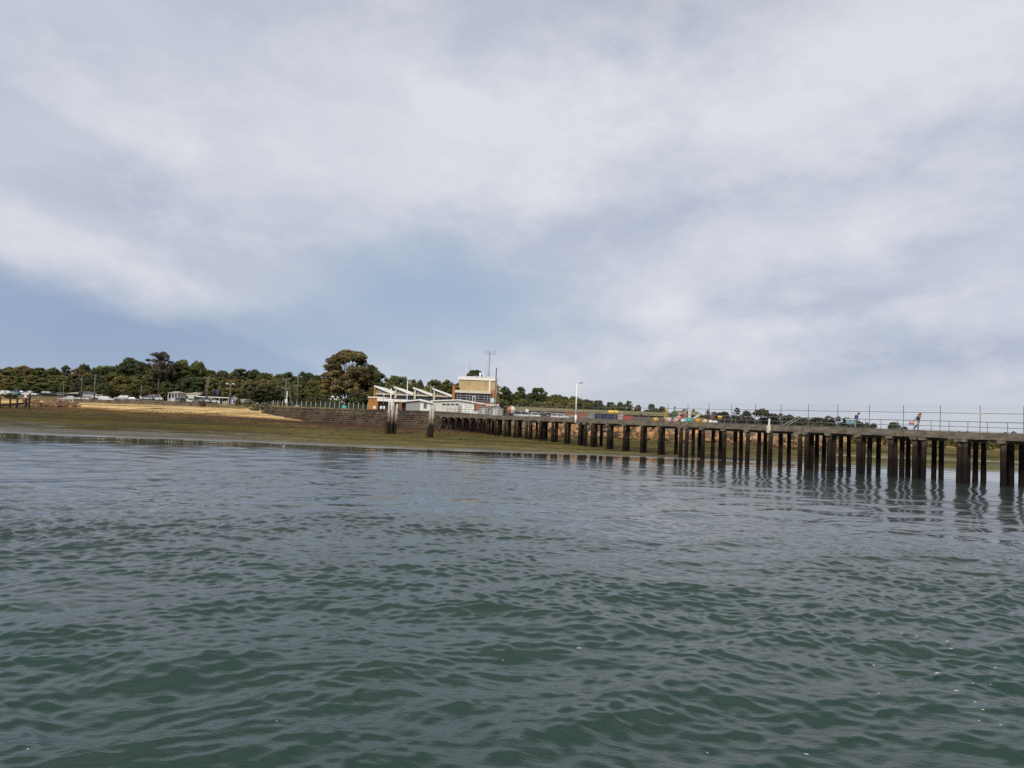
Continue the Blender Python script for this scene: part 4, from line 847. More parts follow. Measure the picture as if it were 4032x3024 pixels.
def car_meshes(kind):
    if kind in CAR_MESH: return CAR_MESH[kind]
    lo, gh, wx, h = KINDS[kind]; W = .9
    q = MB(); n = len(lo)
    def loft(out, pts, ws):
        vs = []
        for y, f in ws:
            cz = sum(p[1] for p in pts) / len(pts); vs += [(p[0] * f, y, cz + (p[1] - cz) * (f if p[1] > cz else 1)) for p in pts]
        m = len(pts); fs = [tuple(range(m)), tuple(range(len(vs) - 1, len(vs) - m - 1, -1))]
        for k in range(len(ws) - 1): fs += [(k * m + i, (k + 1) * m + i, (k + 1) * m + (i + 1) % m, k * m + (i + 1) % m) for i in range(m)]
        out.add(vs, fs)
    loft(q, lo, [(-W, .95), (-W + .08, 1), (W - .08, 1), (W, .95)])
    (a0, z0), (b0, z1), (b1, z2), (a1, z3) = gh; t = .22                     # roof slab, pillars
    rf = [(a1 - .03, z3 - .05), (b1 + .06, z2 - .05), (b1 - .03, z2 + .015), ((a1 + b1) / 2, z3 + .05), (a1 + .08, z3 + .02)]
    loft(q, rf, [(-W + t, .97), (-W + t + .1, 1), (W - t - .1, 1), (W - t, .97)])
    for s in (-1, 1):
        for (xa, za, xb, zb) in ((a0, z0, a1, z3), (b0, z1, b1, z2), ((a0 + b0) / 2 - .1, (z0 + z1) / 2, (a1 + b1) / 2 - .1, (z2 + z3) / 2 - .02)):
            q.tube((xa, s * (W - .06), za), (xb, s * (W - t - .0), zb - .03), .055, n=6)
    body = mesh_of('body', q, M['car_paint'])
    g = MB(); e = .03; vs = [(x, s * y, z) for s in (-1, 1) for (x, y, z) in ((a0 + e, W - .07, z0 - .02), (b0 - e, W - .07, z1 - .02), (b1 - e, W - t - .02, z2 - .04), (a1 + e, W - t - .02, z3 - .04))]
    g.add(vs, [(0, 1, 2, 3), (7, 6, 5, 4), (0, 4, 5, 1), (1, 5, 6, 2), (2, 6, 7, 3), (3, 7, 4, 0)]); win = mesh_of('windows', g, M['glass'])
    xf = max(p[0] for p in lo); xb = min(p[0] for p in lo)
    lamps = []
    for nm, x, mt in (('headlight', xf - .07, 'lamp_clear'), ('tail_light', xb - .005, 'lamp_red')):
        for s in (-1, 1): l = MB(); l.bbox(x, x + .07, s * .68 - .16, s * .68 + .16, .68, .84, .02); lamps.append(mesh_of(nm, l, M[mt]))
    tr = MB(); tr.box(xf - .02, xf + .05, -.8, .8, .36, .5); tr.box(xb - .05, xb + .02, -.8, .8, .38, .52); bump = mesh_of('bumper', tr, M['dark_steel'])
    CAR_MESH[kind] = (body, win, lamps, bump, wx); return CAR_MESH[kind]
def car(kind, px, D, ang, color, label, group, sc=1.0, z=None):
    q = on_ground(px, D)
    if z is not None: q.z = z
    body, win, lamps, bump, wx = car_meshes(kind); t = thing('parked_car', label, 'car', q, math.radians(ang), group); t.scale = (sc, sc, sc)
    link('body', body, t, color=color); link('windows', win, t); link('bumper', bump, t)
    for l in lamps: link(l.name.split('.')[0], l, t)
    for x in wx:
        for s in (-1, 1): w = link('wheel', TYRE, t, (x, s * .8, .33)); link('rim', RIM, w)
    return t
WHITE, SILV, DK, NAVY, TEAL, GREY = (.68, .68, .68), (.4, .41, .42), (.03, .03, .035), (.03, .04, .09), (.1, .2, .22), (.2, .2, .21)
GL = 'cars parked along the foreshore'; GR = 'cars parked in the yard behind the jetty'
for a in [('suv', 4, 262, 175, SILV, 'silver car cut off by the left edge of the photo'),
    ('suv', 32, 262, 8, WHITE, 'white four wheel drive near the left edge behind the timber jetty'),
    ('ute', 66, 266, 178, TEAL, 'teal green pickup between the two white cars at far left'),
    ('sedan', 86, 270, 5, NAVY, 'navy blue sedan tucked behind the teal pickup'),
    ('ute', 118, 262, 183, WHITE, 'white dual cab pickup behind the white topped jetty post'),
    ('suv', 192, 264, 4, DK, 'black four wheel drive with roof load left of the leaning street lamp'),
    ('hatch', 236, 268, 176, GREY, 'dark grey hatchback behind the thin street lamp'),
    ('sedan', 282, 252, 10, SILV, 'silver sedan behind the slanting white rail posts'),
    ('sedan', 330, 252, 172, WHITE, 'white sedan between the two timber poles, nose down the road'),
    ('van', 358, 272, 6, SILV, 'pale van parked behind the white sedans'),
    ('hatch', 388, 258, 20, WHITE, 'white hatchback partly hidden behind the large white wagon'),
    ('suv', 420, 250, 4, WHITE, 'large white wagon right of the tall timber pole'),
    ('suv', 480, 253, 184, SILV, 'silver four wheel drive right of the large white wagon'),
    ('sedan', 525, 250, 6, GREY, 'dark grey sedan at the right end of the silver row'),
    ('hatch', 583, 270, 170, SILV, 'silver hatchback in shade under the wide dark tree'),
    ('van', 614, 276, 8, WHITE, 'white van under the wide dark tree left of the cottage'),
    ('suv', 714, 246, 80, (.16, .18, .16), 'grey green four wheel drive seen from the back before the cottage'),
    ('suv', 752, 246, -82, (.62, .58, .46), 'cream four wheel drive facing the beach beside the grey green one'),
    ('ute', 806, 248, 170, GREY, 'grey pickup with a white canopy in front of the green kiosk'),
    ('sedan', 835, 248, 20, WHITE, 'white sedan in front of the green kiosk roof posts'),
    ('hatch', 990, 246, 8, WHITE, 'white hatchback behind the small grey trailer box')]:
    car(*a, GL)
for a in [('van', 2058, 205, 4, WHITE, 'white van at the left end of the row seen over the jetty deck', 1.0, 4.35),
    ('ute', 2102, 204, -70, WHITE, 'white pickup facing the jetty right of the white van', 1.0, 4.4),
    ('sedan', 2138, 205, 10, (.14, .15, .16), 'dark grey sedan right of the white pickup', 1.0, 4.45),
    ('van', 2153, 226, 3, WHITE, 'white van further back above the dark grey sedan', .9, 4.7),
    ('hatch', 2168, 200, 95, (.5, .06, .06), 'red hatchback squeezed beside the large white four wheel drive', .9, 4.2),
    ('suv', 2208, 196, -18, WHITE, 'large white four wheel drive left of the white lamp post', 1.05, 4.3),
    ('suv', 2253, 200, -60, WHITE, 'white wagon hidden behind the white lamp post', 1.0, 3.9),
    ('sedan', 2300, 190, 176, SILV, 'silver sedan right of the white lamp post', 1.0, 3.9)]:
    car(*a[:6], GR, *a[6:])
# ------------------------------------------------------------------ poles, lamps and posts on the shore
def pole_thing(name, label, cat, top, base_px, D, r, m_, group=None, z=None):
    b = on_ground(base_px, D)
    if z is not None: b.z = z
    tp = P(top[0], top[1], D); t = thing(name, label, cat, b, 0, group); h = tp.z - b.z; dx = tp.x - b.x
    q = MB(); q.tube((0, 0, -.3), (dx, 0, h), r, r * .75, n=10); obj('pole', q, M[m_], t, True); return t, dx, h
def arm_part(t, nm, pts, r, m_): q = MB(); q.path(pts, r, 6); return obj(nm, q, M[m_], t)
def cross(t, dx, h, z, w, name='cross_arm', m_='timber'):
    q = MB(); q.box(dx - w, dx + w, -.08, .08, h + z - .08, h + z + .08); o = obj(name, q, M[m_], t)
    for k in (-.9, -.5, .5, .9): q = MB(); q.lathe([(.03, 0), (.07, .06), (.07, .16), (.03, .22)], 8, Matrix.Translation((dx + w * k, 0, h + z + .08))); obj('insulator', q, M['pale'], o)
    return o
t, dx, h = pole_thing('street_lamp', 'thin grey street lamp with a round drum head above the beach rocks', 'street lamp', (251.5, 1505), 247, 245, .09, 'steel')
q = MB(); q.lathe([(.05, -.25), (.38, -.12), (.42, .08), (.1, .3)], 12, Matrix.Translation((dx, 0, h))); q.tube((dx, 0, h), (dx - .7, 0, h + .35), .04); obj('lamp_head', q, M['steel'], t)
t, dx, h = pole_thing('street_lamp', 'timber pole carrying a long bent lamp arm reaching left', 'street lamp', (324, 1481), 318, 250, .16, 'timber')
arm_part(t, 'lamp_arm', [(dx, -.15, h - 1.8), (dx - .7, -.15, h - .3), (dx - 1.5, -.15, h + .75), (dx - 2.1, -.15, h + .95), (dx - 2.9, -.15, h + .9)], .06, 'steel')
q = MB(); q.prism([(-.45, 0), (.35, .05), (.3, .18), (-.4, .12)], -.15, .15, 'y', Matrix.Translation((dx - 3.1, -.15, h + .8))); obj('lamp_head', q, M['white'], t)
t, dx, h = pole_thing('utility_pole', 'tall plain timber pole behind the white wagon', 'pole', (375, 1476), 370.5, 248, .2, 'timber')
q = MB(); q.box(dx + .1, dx + .7, -.1, .1, h - .55, h - .4); obj('bracket', q, M['steel'], t)
t, dx, h = pole_thing('utility_pole', 'short thin pole behind the dark parked cars at left', 'pole', (238.5, 1516), 236, 258, .08, 'timber')
t, dx, h = pole_thing('street_lamp', 'thin pale pole with a small box left of the shady tree trunk', 'pole', (558.5, 1514), 553, 246, .1, 'steel')
q = MB(); q.box(-.25, .3, -.2, .1, 1.4, 2.1); obj('meter_box', q, M['pale'], t)
for tp, bp, lab in (((816, 1485), 808.5, 'left pole of the timber pair carrying a shared cross arm'), ((822, 1487), 813, 'right pole of the timber pair behind the green kiosk')):
    t, dx, h = pole_thing('utility_pole', lab, 'pole', tp, bp, 252, .19, 'timber', 'paired timber poles by the kiosk')
    if tp[0] < 820: cross(t, dx, h, -.15, 1.0)
t, dx, h = pole_thing('flood_light_pole', 'timber pole with two white floodlights beside the grey shed', 'pole', (907, 1510), 902.5, 253, .15, 'timber')
for s in (-1, 1): q = MB(); q.bbox(dx + s * 1.05 - .35, dx + s * 1.05 + .35, -.2, .2, h - .25, h + .05, .05); q.tube((dx, 0, h - .4), (dx + s * .8, 0, h - .1), .04); obj('floodlight', q, M['white'], t)
t, dx, h = pole_thing('utility_pole', 'grey companion pole just right of the floodlight pole', 'pole', (910, 1518), 905, 254, .11, 'steel')
t, dx, h = pole_thing('utility_pole', 'heavy power pole with two cross arms behind the white post at the wall', 'pole', (1129, 1490), 1119, 215, .24, 'timber', z=4.95)
cross(t, dx, h, -.25, 1.25); o = cross(t, dx * .5, h, -2.95, 1.15); arm_part(t, 'raker_strut', [(dx * .9 + .5, .3, h - .6), (dx * .4 + 1.2, .3, h * .55), (1.9, .3, .2)], [.13, .16, .2], 'timber'); arm_part(t, 'brace', [(dx * .5, -.1, h - 2.95), (dx * .5 + 1.2, -.1, h - 4.0)], .06, 'timber')
PW1 = Vector((t.location.x + dx, 215, t.location.z + h))
t, dx, h = pole_thing('utility_pole', 'tall power pole with a cross arm near its top right of the heavy one', 'pole', (1175, 1471), 1169, 222, .18, 'timber', z=4.95)
cross(t, dx, h, -1.0, 1.1); q = MB(); q.path([(dx + 1.1 * math.cos(a) * .9, .0 + .4 * math.sin(a), h - 3.4 + .12 * math.sin(2 * a)) for a in np.linspace(0, 6.28, 14)], .04, 5); obj('cable_loop', q, M['steel'], t); cross(t, dx * .7, h, -3.75, 1.1); arm_part(t, 'raker_strut', [(dx * .6, .2, h - 4.2), (-1.0, .2, h - 6.3)], .12, 'timber')
PW2 = Vector((t.location.x + dx, 222, t.location.z + h))
for k, (zo, xo) in enumerate(((-.1, -.9), (-.1, .6), (-2.8, .3))):
    a = PW1 + Vector((xo, 0, zo)); b = P(815, 1500, 252) + Vector((xo * .6, 0, zo * .35)); q = MB(); q.path([a.lerp(b, f) - Vector((0, 0, 1.3 * 4 * f * (1 - f))) for f in np.linspace(0, 1, 14)], .02, 4)
    tag(obj('power_line', q, M['dark_steel']), ('upper left', 'upper right', 'lowest')[k] + ' power line sagging from the heavy pole towards the paired poles', 'power line', 'power lines along the foreshore')
t, dx, h = pole_thing('white_post', 'white painted post with a thicker base standing on the wall end', 'post', (1131.5, 1540), 1126, 199, .13, 'white', z=4.8)
q = MB(); q.bbox(-.28, .3, -.26, .26, 1.2, 2.1, .06); obj('collar', q, M['white'], t)
t, dx, h = pole_thing('flagpole', 'slim white flagpole before the second sawtooth roof', 'flagpole', (1605.5, 1497), 1601, 185, .11, 'white', z=GB)
t, dx, h = pole_thing('white_mast', 'thick white mast with a boxy base before the first sawtooth', 'mast', (1540.5, 1529.5), 1537, 172, .16, 'white', z=GB)
q = MB(); q.bbox(-.5, .55, -.3, .3, .2, 2.6, .05); obj('base', q, M['white'], t)
t, dx, h = pole_thing('street_lamp', 'grey lamp rising behind the first sawtooth roof with a pale head', 'street lamp', (1520.5, 1505), 1519, 212, .1, 'steel', z=GB)
q = MB(); q.bbox(dx - .9, dx - .3, -.15, .15, h - .1, h + .15, .04); q.tube((dx, 0, h), (dx - .5, 0, h + .05), .04); obj('lamp_head', q, M['white'], t)
t, dx, h = pole_thing('street_lamp', 'thin grey pole in front of the white canopy', 'pole', (1511, 1556), 1508, 173, .06, 'steel', z=GB); q = MB(); q.ball((dx, 0, h), .16); obj('lamp_head', q, M['pale'], t)
t, dx, h = pole_thing('aerial_frame', 'pale fork shaped aerial above the third sawtooth roof', 'antenna', (1697, 1517), 1696, 215, .06, 'pale', z=GB)
q = MB(); q.tube((dx - .95, 0, h - .55), (dx + .95, 0, h - .5), .05); q.tube((dx - .95, 0, h - .55), (dx - .95, 0, h), .05); q.tube((dx + .95, 0, h - .5), (dx + .95, 0, h), .05); obj('fork', q, M['pale'], t)
# banners
for px, y0, y1, D, lab in ((855, 1536, 1553, 268, 'blue banner hanging above the kiosk roof among brown trees'), (1257, 1563, 1581, 245, 'blue banner standing left of the white gabled house')):
    b = on_ground(px, D); zt = P(px, y0, D).z - b.z; zb = P(px, y1, D).z - b.z; t = thing('banner', lab, 'banner', b, 0, 'blue banners'); q = MB(); q.box(-.2, .22, 0, .03, zb, zt); o = obj('cloth', q, M['blue_sign'], t); q = MB(); q.tube((-.24, 0, -.2), (-.24, 0, zt + .1), .04); obj('pole', q, M['steel'], t)
# bollards on the foreshore
bm_ = MB(); bm_.lathe([(.12, -.2), (.12, 1.02), (.09, 1.1), (.01, 1.12)], 10); bme = mesh_of('bollard', bm_, M['white'], True)
for i, (px, lab) in enumerate(((857.5, 'first'), (863, 'second'), (878, 'third'), (884.5, 'fourth'), (891, 'fifth'), (897.5, 'sixth'), (915, 'last'))):
    q_ = on_ground(px, 243); o = link('bollard', bme, None, q_); tag(o, lab + ' white bollard from the left in the row by the grey shed', 'bollard', 'white bollards by the grey shed')
# trailer box, hut, goal box
b = on_ground(965, 236); t = thing('trailer_box', 'plain grey box trailer on the grass bank below the grey shed', 'trailer', b); q = MB(); q.bbox(-1.25, 1.3, -.8, .8, .35, 1.6, .06); obj('body', q, M['grey_clad'], t)
for s in (-.5, .5): q = MB(); q.tube((s, -.85, .3), (s, -.65, .3), .3, n=14); obj('wheel', q, M['tyre'], t)
q = MB(); q.tube((-1.2, 0, .4), (-2.0, 0, .35), .05); obj('drawbar', q, M['steel'], t)
b = on_ground(1168.5, 196); b.z = 4.8; t = thing('white_bench', 'small white boxy frame with an open dark middle on the wall top', 'bench', b); q = MB(); q.box(-.5, .5, 0, .5, .42, .56); q.box(-.5, -.36, 0, .5, 0, .418); q.box(.36, .5, 0, .5, 0, .418); obj('frame', q, M['white'], t); q = MB(); q.box(-.34, .34, .3, .34, .05, .4); obj('back_panel', q, M['dark_steel'], t)
b = on_ground(1355, 182); b.z = 4.8; t = thing('teal_machine', 'turquoise machine on two small feet behind the green mesh fence', 'machine', b); q = MB(); q.bbox(-.5, .5, -.25, .25, .25, .85, .08); q.tube((-.35, 0, .8), (-.35, 0, 1.05), .08); o = obj('body', q, M['tinted'], t); o.color = (.08, .5, .46, 1)
q = MB(); q.box(-.45, -.3, -.2, .2, 0, .25); q.box(.3, .45, -.2, .2, 0, .25); obj('foot', q, M['dark_steel'], t)
# green mesh fence along the top of the wall
def mesh_fence():
    xs = np.linspace(1075, 1448, 21); pts = []
    for px in xs:
        q = on_ground(px, 200); x = q.x; pts.append(px)
    D_ = lambda px: float(np.interp(px, [1075, 1448], [206, 181])); b0 = P(1075, 1600, D_(1075)); t = thing('mesh_fence', 'long green mesh fence with pale posts along the top of the sea wall', 'fence', (b0.x, b0.y, 4.85))
    q = MB(); prev = None; ph = MB()
    for px in xs:
        p = P(px, 1600, D_(px)) - t.location; p.z = 0; pm = MB(); pm.tube((p.x, p.y, -.2), (p.x, p.y, 1.75), .06, n=6); obj('post', pm, M['pale'], t)
        if prev is not None and px > 1150: d = (p - prev).normalized(); q.add([prev + Vector((0, .05, 0)), p + Vector((0, .05, 0)), p + Vector((0, .05, 1.25)), prev + Vector((0, .05, 1.25))], [(0, 1, 2, 3)])
        prev = p
    o = obj('mesh_panel', q, mat('green_mesh', (.03, .045, .032), (.045, .06, .042), .9, .6, spec=.05), t)
mesh_fence()
def stakes():
    t0 = None; rs = random.Random(9); mb = MB()
    for k in range(9): x = k * .42; mb.box(x, x + .22, 0, .1, -.1, 1.5 + rs.uniform(-.15, .25))
    for nm, px, D, lab in (('timber_fence', 1065, 214, 'left section of the old brown timber fence on the wall end'), ('timber_fence', 1096, 212, 'darker right section of the old timber fence beside the power pole')):
        b = on_ground(px, D); b.z = 4.9; t = thing(nm, lab, 'fence', b); me = mesh_of('palings', mb, M['timber'] if px < 1080 else M['dark_timber']); link('palings', me, t)
        q = MB(); q.box(0, 3.7, .1, .16, .5, .6); q.box(0, 3.7, .1, .16, 1.1, 1.2); obj('rail', q, M['timber'], t)
stakes()
# ------------------------------------------------------------------ low timber jetty on the beach at the left
def beach_jetty():
    D = 205; b = on_ground(60, D); t = thing('timber_jetty', 'low dark timber jetty with a post and rail side at the left edge', 'jetty', b); zx_ = lambda px, py: (P(px, py, D).x - b.x, P(px, py, D).z - b.z)
    x0, z0 = zx_(-40, 1597); x1, z1 = zx_(118, 1584); q = MB(); q.prism([(x0, z0 - .16), (x1, z1 - .16), (x1, z1), (x0, z0)], -1.2, 1.2, 'y'); obj('deck', q, M['dark_timber'], t)
    q = MB(); (xa, za), (xb, zb) = zx_(-40, 1603), zx_(105, 1590); q.prism([(xa, za - .18), (xb, zb - .18), (xb, zb), (xa, za)], -1.5, -1.25, 'y'); obj('bearer', q, M['dark_timber'], t)
    (xa, za), (xb, zb) = zx_(-40, 1564), zx_(132, 1571); q = MB(); q.prism([(xa, za - .14), (xb, zb - .14), (xb, zb), (xa, za)], -1.22, -1.1, 'y'); obj('rail', q, M['dark_timber'], t)
    for px in (-22, 10.5, 51, 78.5, 112):
        x, zt = zx_(px, 1565 + px * .04); _, zb = zx_(px, 1597 - px * .08); q = MB(); q.box(x - .17, x + .17, -1.12, -.85, zb - 1.2, zt + .05); obj('post', q, M['dark_timber'], t)
    x, zt = zx_(127, 1548); q = MB(); q.tube((x, -.9, -.4), (x, -.9, zt), .22, n=10); p = obj('mooring_post', q, M['dark_timber'], t); q = MB(); q.lathe([(.24, 0), (.25, .1), (.2, .42), (.02, .55)], 12, Matrix.Translation((x, -.9, zt))); obj('post_cap', q, M['white'], p)
    x, z = zx_(95, 1560); t2 = thing('notice_sign', 'square pale pinkish sign standing above the low timber jetty rail', 'sign', (b.x + x, b.y + .5, b.z)); q = MB(); q.box(-.38, .38, 0, .04, z - .4, z + .38); o = obj('panel', q, M['tinted'], t2); o.color = (.75, .62, .55, 1)
    q = MB(); q.box(-.04, .04, .04, .1, -.3, z + .2); obj('post', q, M['timber'], t2)
    q = MB()
    for k in range(7):
        px = 222 + k * 10.5; p = on_ground(px, 238); p2 = p
        d = link('rail_post', None); bpy.data.objects.remove(d)
    r = thing('white_rail', 'row of slanting white posts and rail above the beach rocks', 'railing', on_ground(250, 240))
    rp = []
    for k in range(7):
        a = on_ground(222 + k * 10.2, 240) - r.location; q = MB(); h = 1.25; q.tube((a.x, a.y, -.5 + a.z), (a.x + .35, a.y, h + a.z), .075, n=7); obj('post', q, M['white'], r); rp.append(Vector((a.x + .35, a.y, h + a.z)))
    q = MB(); q.path(rp, .06, 6); obj('rail', q, M['white'], r)
    # boom ramp shade: pale roof edge behind the parked cars
    D = 285; b = on_ground(285, D); x0, z0 = zx0 = P(262, 1549, D).x - b.x, P(262, 1549, D).z - b.z; x1, z1 = P(308, 1543, D).x - b.x, P(308, 1543, D).z - b.z
    t = thing('sloping_shelter', 'pale sloping shelter roof under the trees behind the silver cars', 'shelter', b); q = MB(); q.prism([(x0, z0 - .1), (x1, z1 - .75), (x1, z1), (x0, z0 + .1)], 0, 3, 'y'); obj('roof', q, M['roof_tin'], t)
    for x in (x0 + .6, x1 - .3): q = MB(); q.box(x - .08, x + .08, .2, .36, -.3, z0 - .1); obj('post', q, M['timber'], t)
beach_jetty()
# ------------------------------------------------------------------ buoys and gear stacked behind the jetty
def tint(o, c): o.color = (*c, 1); return o
def drum(px, py, D, r, h, col, lab, tilt=0.0, name='navigation_buoy', col2=None, cage=False):
    c = P(px, py, D); g = gz(c.x, D); g = min(g, c.z - h / 2); t = thing(name, lab, 'buoy', (c.x, D, c.z - h / 2 if tilt else g), 0, 'buoys stored behind the jetty'); zc = c.z - t.location.z
    m = Matrix.Translation((0, 0, zc)) @ Matrix.Rotation(tilt, 4, 'Y'); q = MB()
    q.lathe([(.02, -h / 2), (r * .8, -h / 2), (r, -h * .36), (r, h * .3), (r * .82, h * .46), (r * .3, h / 2), (.02, h / 2)], 18, m); tint(obj('float', q, M['tinted'], t, True), col)
    q = MB(); q.lathe([(r + .004, -h * .1), (r + .035, -h * .08), (r + .035, h * .02), (r + .004, h * .04)], 18, m); tint(obj('band', q, M['tinted'], t), col2 or tuple(k * .6 for k in col))
    if not tilt: q = MB(); q.tube((0, 0, 0), (0, 0, max(.05, zc - h / 2 + .05)), r * .3, n=8); obj('stand', q, M['dark_steel'], t)
    q = MB(); q.path([(m @ Vector((.14 * math.cos(a), 0, h / 2 + .12 * math.sin(a)))) for a in np.linspace(0, PI, 7)], .03, 6); obj('lifting_eye', q, M['dark_steel'], t)
    if cage:
        q = MB(); H = cage
        for k in range(4):
            a = k * PI / 2 + .4; q.tube(m @ Vector((r * .7 * math.cos(a), r * .7 * math.sin(a), h * .45)), m @ Vector((r * .25 * math.cos(a), r * .25 * math.sin(a), h * .45 + H)), .045, n=6)
        for f in (.35, .7): q.path([m @ Vector((r * (.7 - .45 * f) * math.cos(a), r * (.7 - .45 * f) * math.sin(a), h * .45 + H * f)) for a in np.linspace(0, 2 * PI, 9)], .035, 5)
        q.lathe([(.02, h * .45 + H), (.24, h * .45 + H + .05), (.22, h * .45 + H + .35), (.02, h * .45 + H + .4)], 10, m); tint(obj('cage', q, M['tinted'], t), col)
    return t
YEL, PNK, RED, TQ, ORA, WHT = (.72, .5, .06), (.72, .5, .46), (.55, .12, .08), (.16, .5, .46), (.72, .36, .06), (.78, .75, .7)
drum(2583, 1655, 152, .52, 1.05, YEL, 'yellow drum buoy at the left end of the stacked buoys')
drum(2607, 1655, 156, .55, .95, (.12, .11, .11), 'dark grey drum buoy right of the yellow one')
drum(2621, 1650, 162, .5, .8, YEL, 'tall yellow lattice buoy behind the dark and pink drums', 0, col2=(.5, .3, .04), cage=1.5)
drum(2633, 1655, 150, .56, 1.15, (.78, .62, .6), 'pale pink drum buoy beside the red frames', col2=(.7, .3, .3))
drum(2655, 1650, 164, .42, .7, (.1, .3, .18), 'thin green lattice buoy rising above the red frames', 0, cage=2.0)
drum(2661, 1656, 149, .5, .9, PNK, 'salmon pink buoy leaning over to the right', .5, col2=RED, cage=.9)
drum(2676, 1648, 153, .5, .8, RED, 'red buoy tipped on its side on top of the heap', 1.1, col2=WHT, cage=.9)
drum(2690, 1658, 148, .42, .7, WHT, 'low white buoy between the red and turquoise ones', .9)
drum(2706, 1655, 150, .55, 1.2, TQ, 'turquoise buoy lying on its side in the middle of the heap', 1.35, col2=(.05, .22, .2), cage=.7)
drum(2742, 1642, 151, .26, 1.9, (.62, .62, .55), 'long pale cylinder buoy propped up diagonally', .95)
drum(2748, 1657, 150, .58, 1.0, ORA, 'orange yellow drum buoy right of the diagonal cylinder', .0)
drum(2776, 1659, 150, .5, .9, (.75, .5, .3), 'orange and white buoy right of the orange yellow drum', .6, col2=WHT)
drum(2797, 1662, 149, .42, .7, WHT, 'small cream buoy left of the white domed one', 1.2)
drum(2814, 1664, 148, .58, .75, (.8, .8, .8), 'white domed buoy with dark eyes at the right of the heap', 0, col2=(.1, .1, .1))
drum(2804, 1646, 156, .4, .8, (.25, .07, .08), 'maroon buoy standing behind the white domed one', 0, cage=.4)
drum(2835, 1643, 152, .46, .55, YEL, 'yellow flat topped buoy on a brown stand at the right end', 0)
c = P(2013, 1615, 176); g = gz(c.x, 176); t = thing('marker_buoy', 'large round red and white buoy behind the left end of the tall fence', 'buoy', (c.x, 176, g)); zc = c.z - g; r = 1.02
for nm, s, col in (('red_half', -1, (.5, .19, .12)), ('white_half', 1, (.78, .76, .72))):
    q = MB(); q.lathe([(.01, 0)] + [(r * math.sin(a), -r * math.cos(a) + r) for a in np.linspace(.05, PI / 2, 7)], 18, Matrix.Translation((s * r, 0, zc)) @ Matrix.Rotation(-s * PI / 2, 4, 'Y')); tint(obj(nm, q, M['tinted'], t, True), col)
q = MB()
for s in (-1, 1): q.prism([(-.9, 0), (.9, 0), (.5, zc - r * .7), (-.5, zc - r * .7)], s * .6 - .1, s * .6 + .1, 'x')
obj('cradle', q, M['timber'], t)
# concrete grey mast stack seen beyond the buoys
for px, w_, m_, lab in ((2702, .35, 'roof_tin', 'brown square pillar behind the turquoise buoy'), (2711, .55, 'pale', 'pale grey square pillar behind the turquoise buoy')):
    c = P(px, 1618, 172); g = gz(c.x, 172); t = thing('pillar', lab, 'pillar', (c.x, 172, g)); h = P(px, 1612 if px < 2705 else 1618, 172).z - g; q = MB(); q.bbox(-w_, w_, -.3, .3, -.2, h, .04); q2 = MB(); q2.bbox(-w_ - .08, w_ + .08, -.38, .38, h + .004, h + .14, .03); obj('shaft', q, M[m_], t); obj('cap', q2, M[m_], t)
q = MB(); c = P(2135, 1610, 178); b = Vector((P(2075, 1617, 178).x, 178, 4.3)); t = thing('white_notice', 'small white notice board above the white van in the yard', 'sign', b); z = P(2075, 1617, 178).z - 4.3; q.box(-.35, .35, 0, .05, z - .35, z + .35); obj('panel', q, M['white'], t); q = MB(); q.tube((0, .1, 0), (0, .1, z), .04); obj('post', q, M['steel'], t)
# foam flecks drifting on the water
rs = random.Random(17)
fl = []
for k in range(4):
    q = MB(); n = 9; vs = [(math.cos(i * 2 * PI / n) * rs.uniform(.6, 1.1), math.sin(i * 2 * PI / n) * rs.uniform(.3, .7), 0) for i in range(n)]; q.add(vs + [(x * .6, y * .6, .25) for x, y, z in vs], [tuple(range(n, 2 * n))] + [(i, (i + 1) % n, n + (i + 1) % n, n + i) for i in range(n)]); fl.append(mesh_of('foam_fleck', q, M['foam']))
for px, py, s in [(3710, 2430, 6), (3550, 2490, 5), (3610, 2505, 6), (3730, 2525, 7), (3745, 2555, 6), (3690, 2650, 12), (3920, 2628, 7), (3765, 2720, 10), (3830, 2690, 5), (3900, 2695, 4), (3870, 2795, 5), (3840, 2765, 5), (3855, 2838, 5), (3940, 2855, 5), (3440, 2620, 5), (2710, 2690, 5), (2280, 2552, 9), (3175, 2970, 7), (2500, 2770, 3), (3460, 2730, 4), (2160, 2810, 4), (575, 2250, 4), (1090, 2840, 3), (895, 2550, 3), (200, 3002, 6), (1980, 2600, 4), (2785, 2965, 4), (3980, 2500, 4), (3640, 2440, 3), (110, 2950, 4)]:
    d = ray(px, py); p = CAM_P + d * (-(CAM_H - .06) / d.z); sc = s * .95 / F_PX * p.length; o = link('foam_fleck', fl[rs.randrange(4)], None, p, rs.uniform(-.5, .5)); o.scale = (sc * 1.3, sc * .45, .04)
    tag(o, 'small white fleck of foam drifting on the water', 'foam', 'foam flecks on the water')
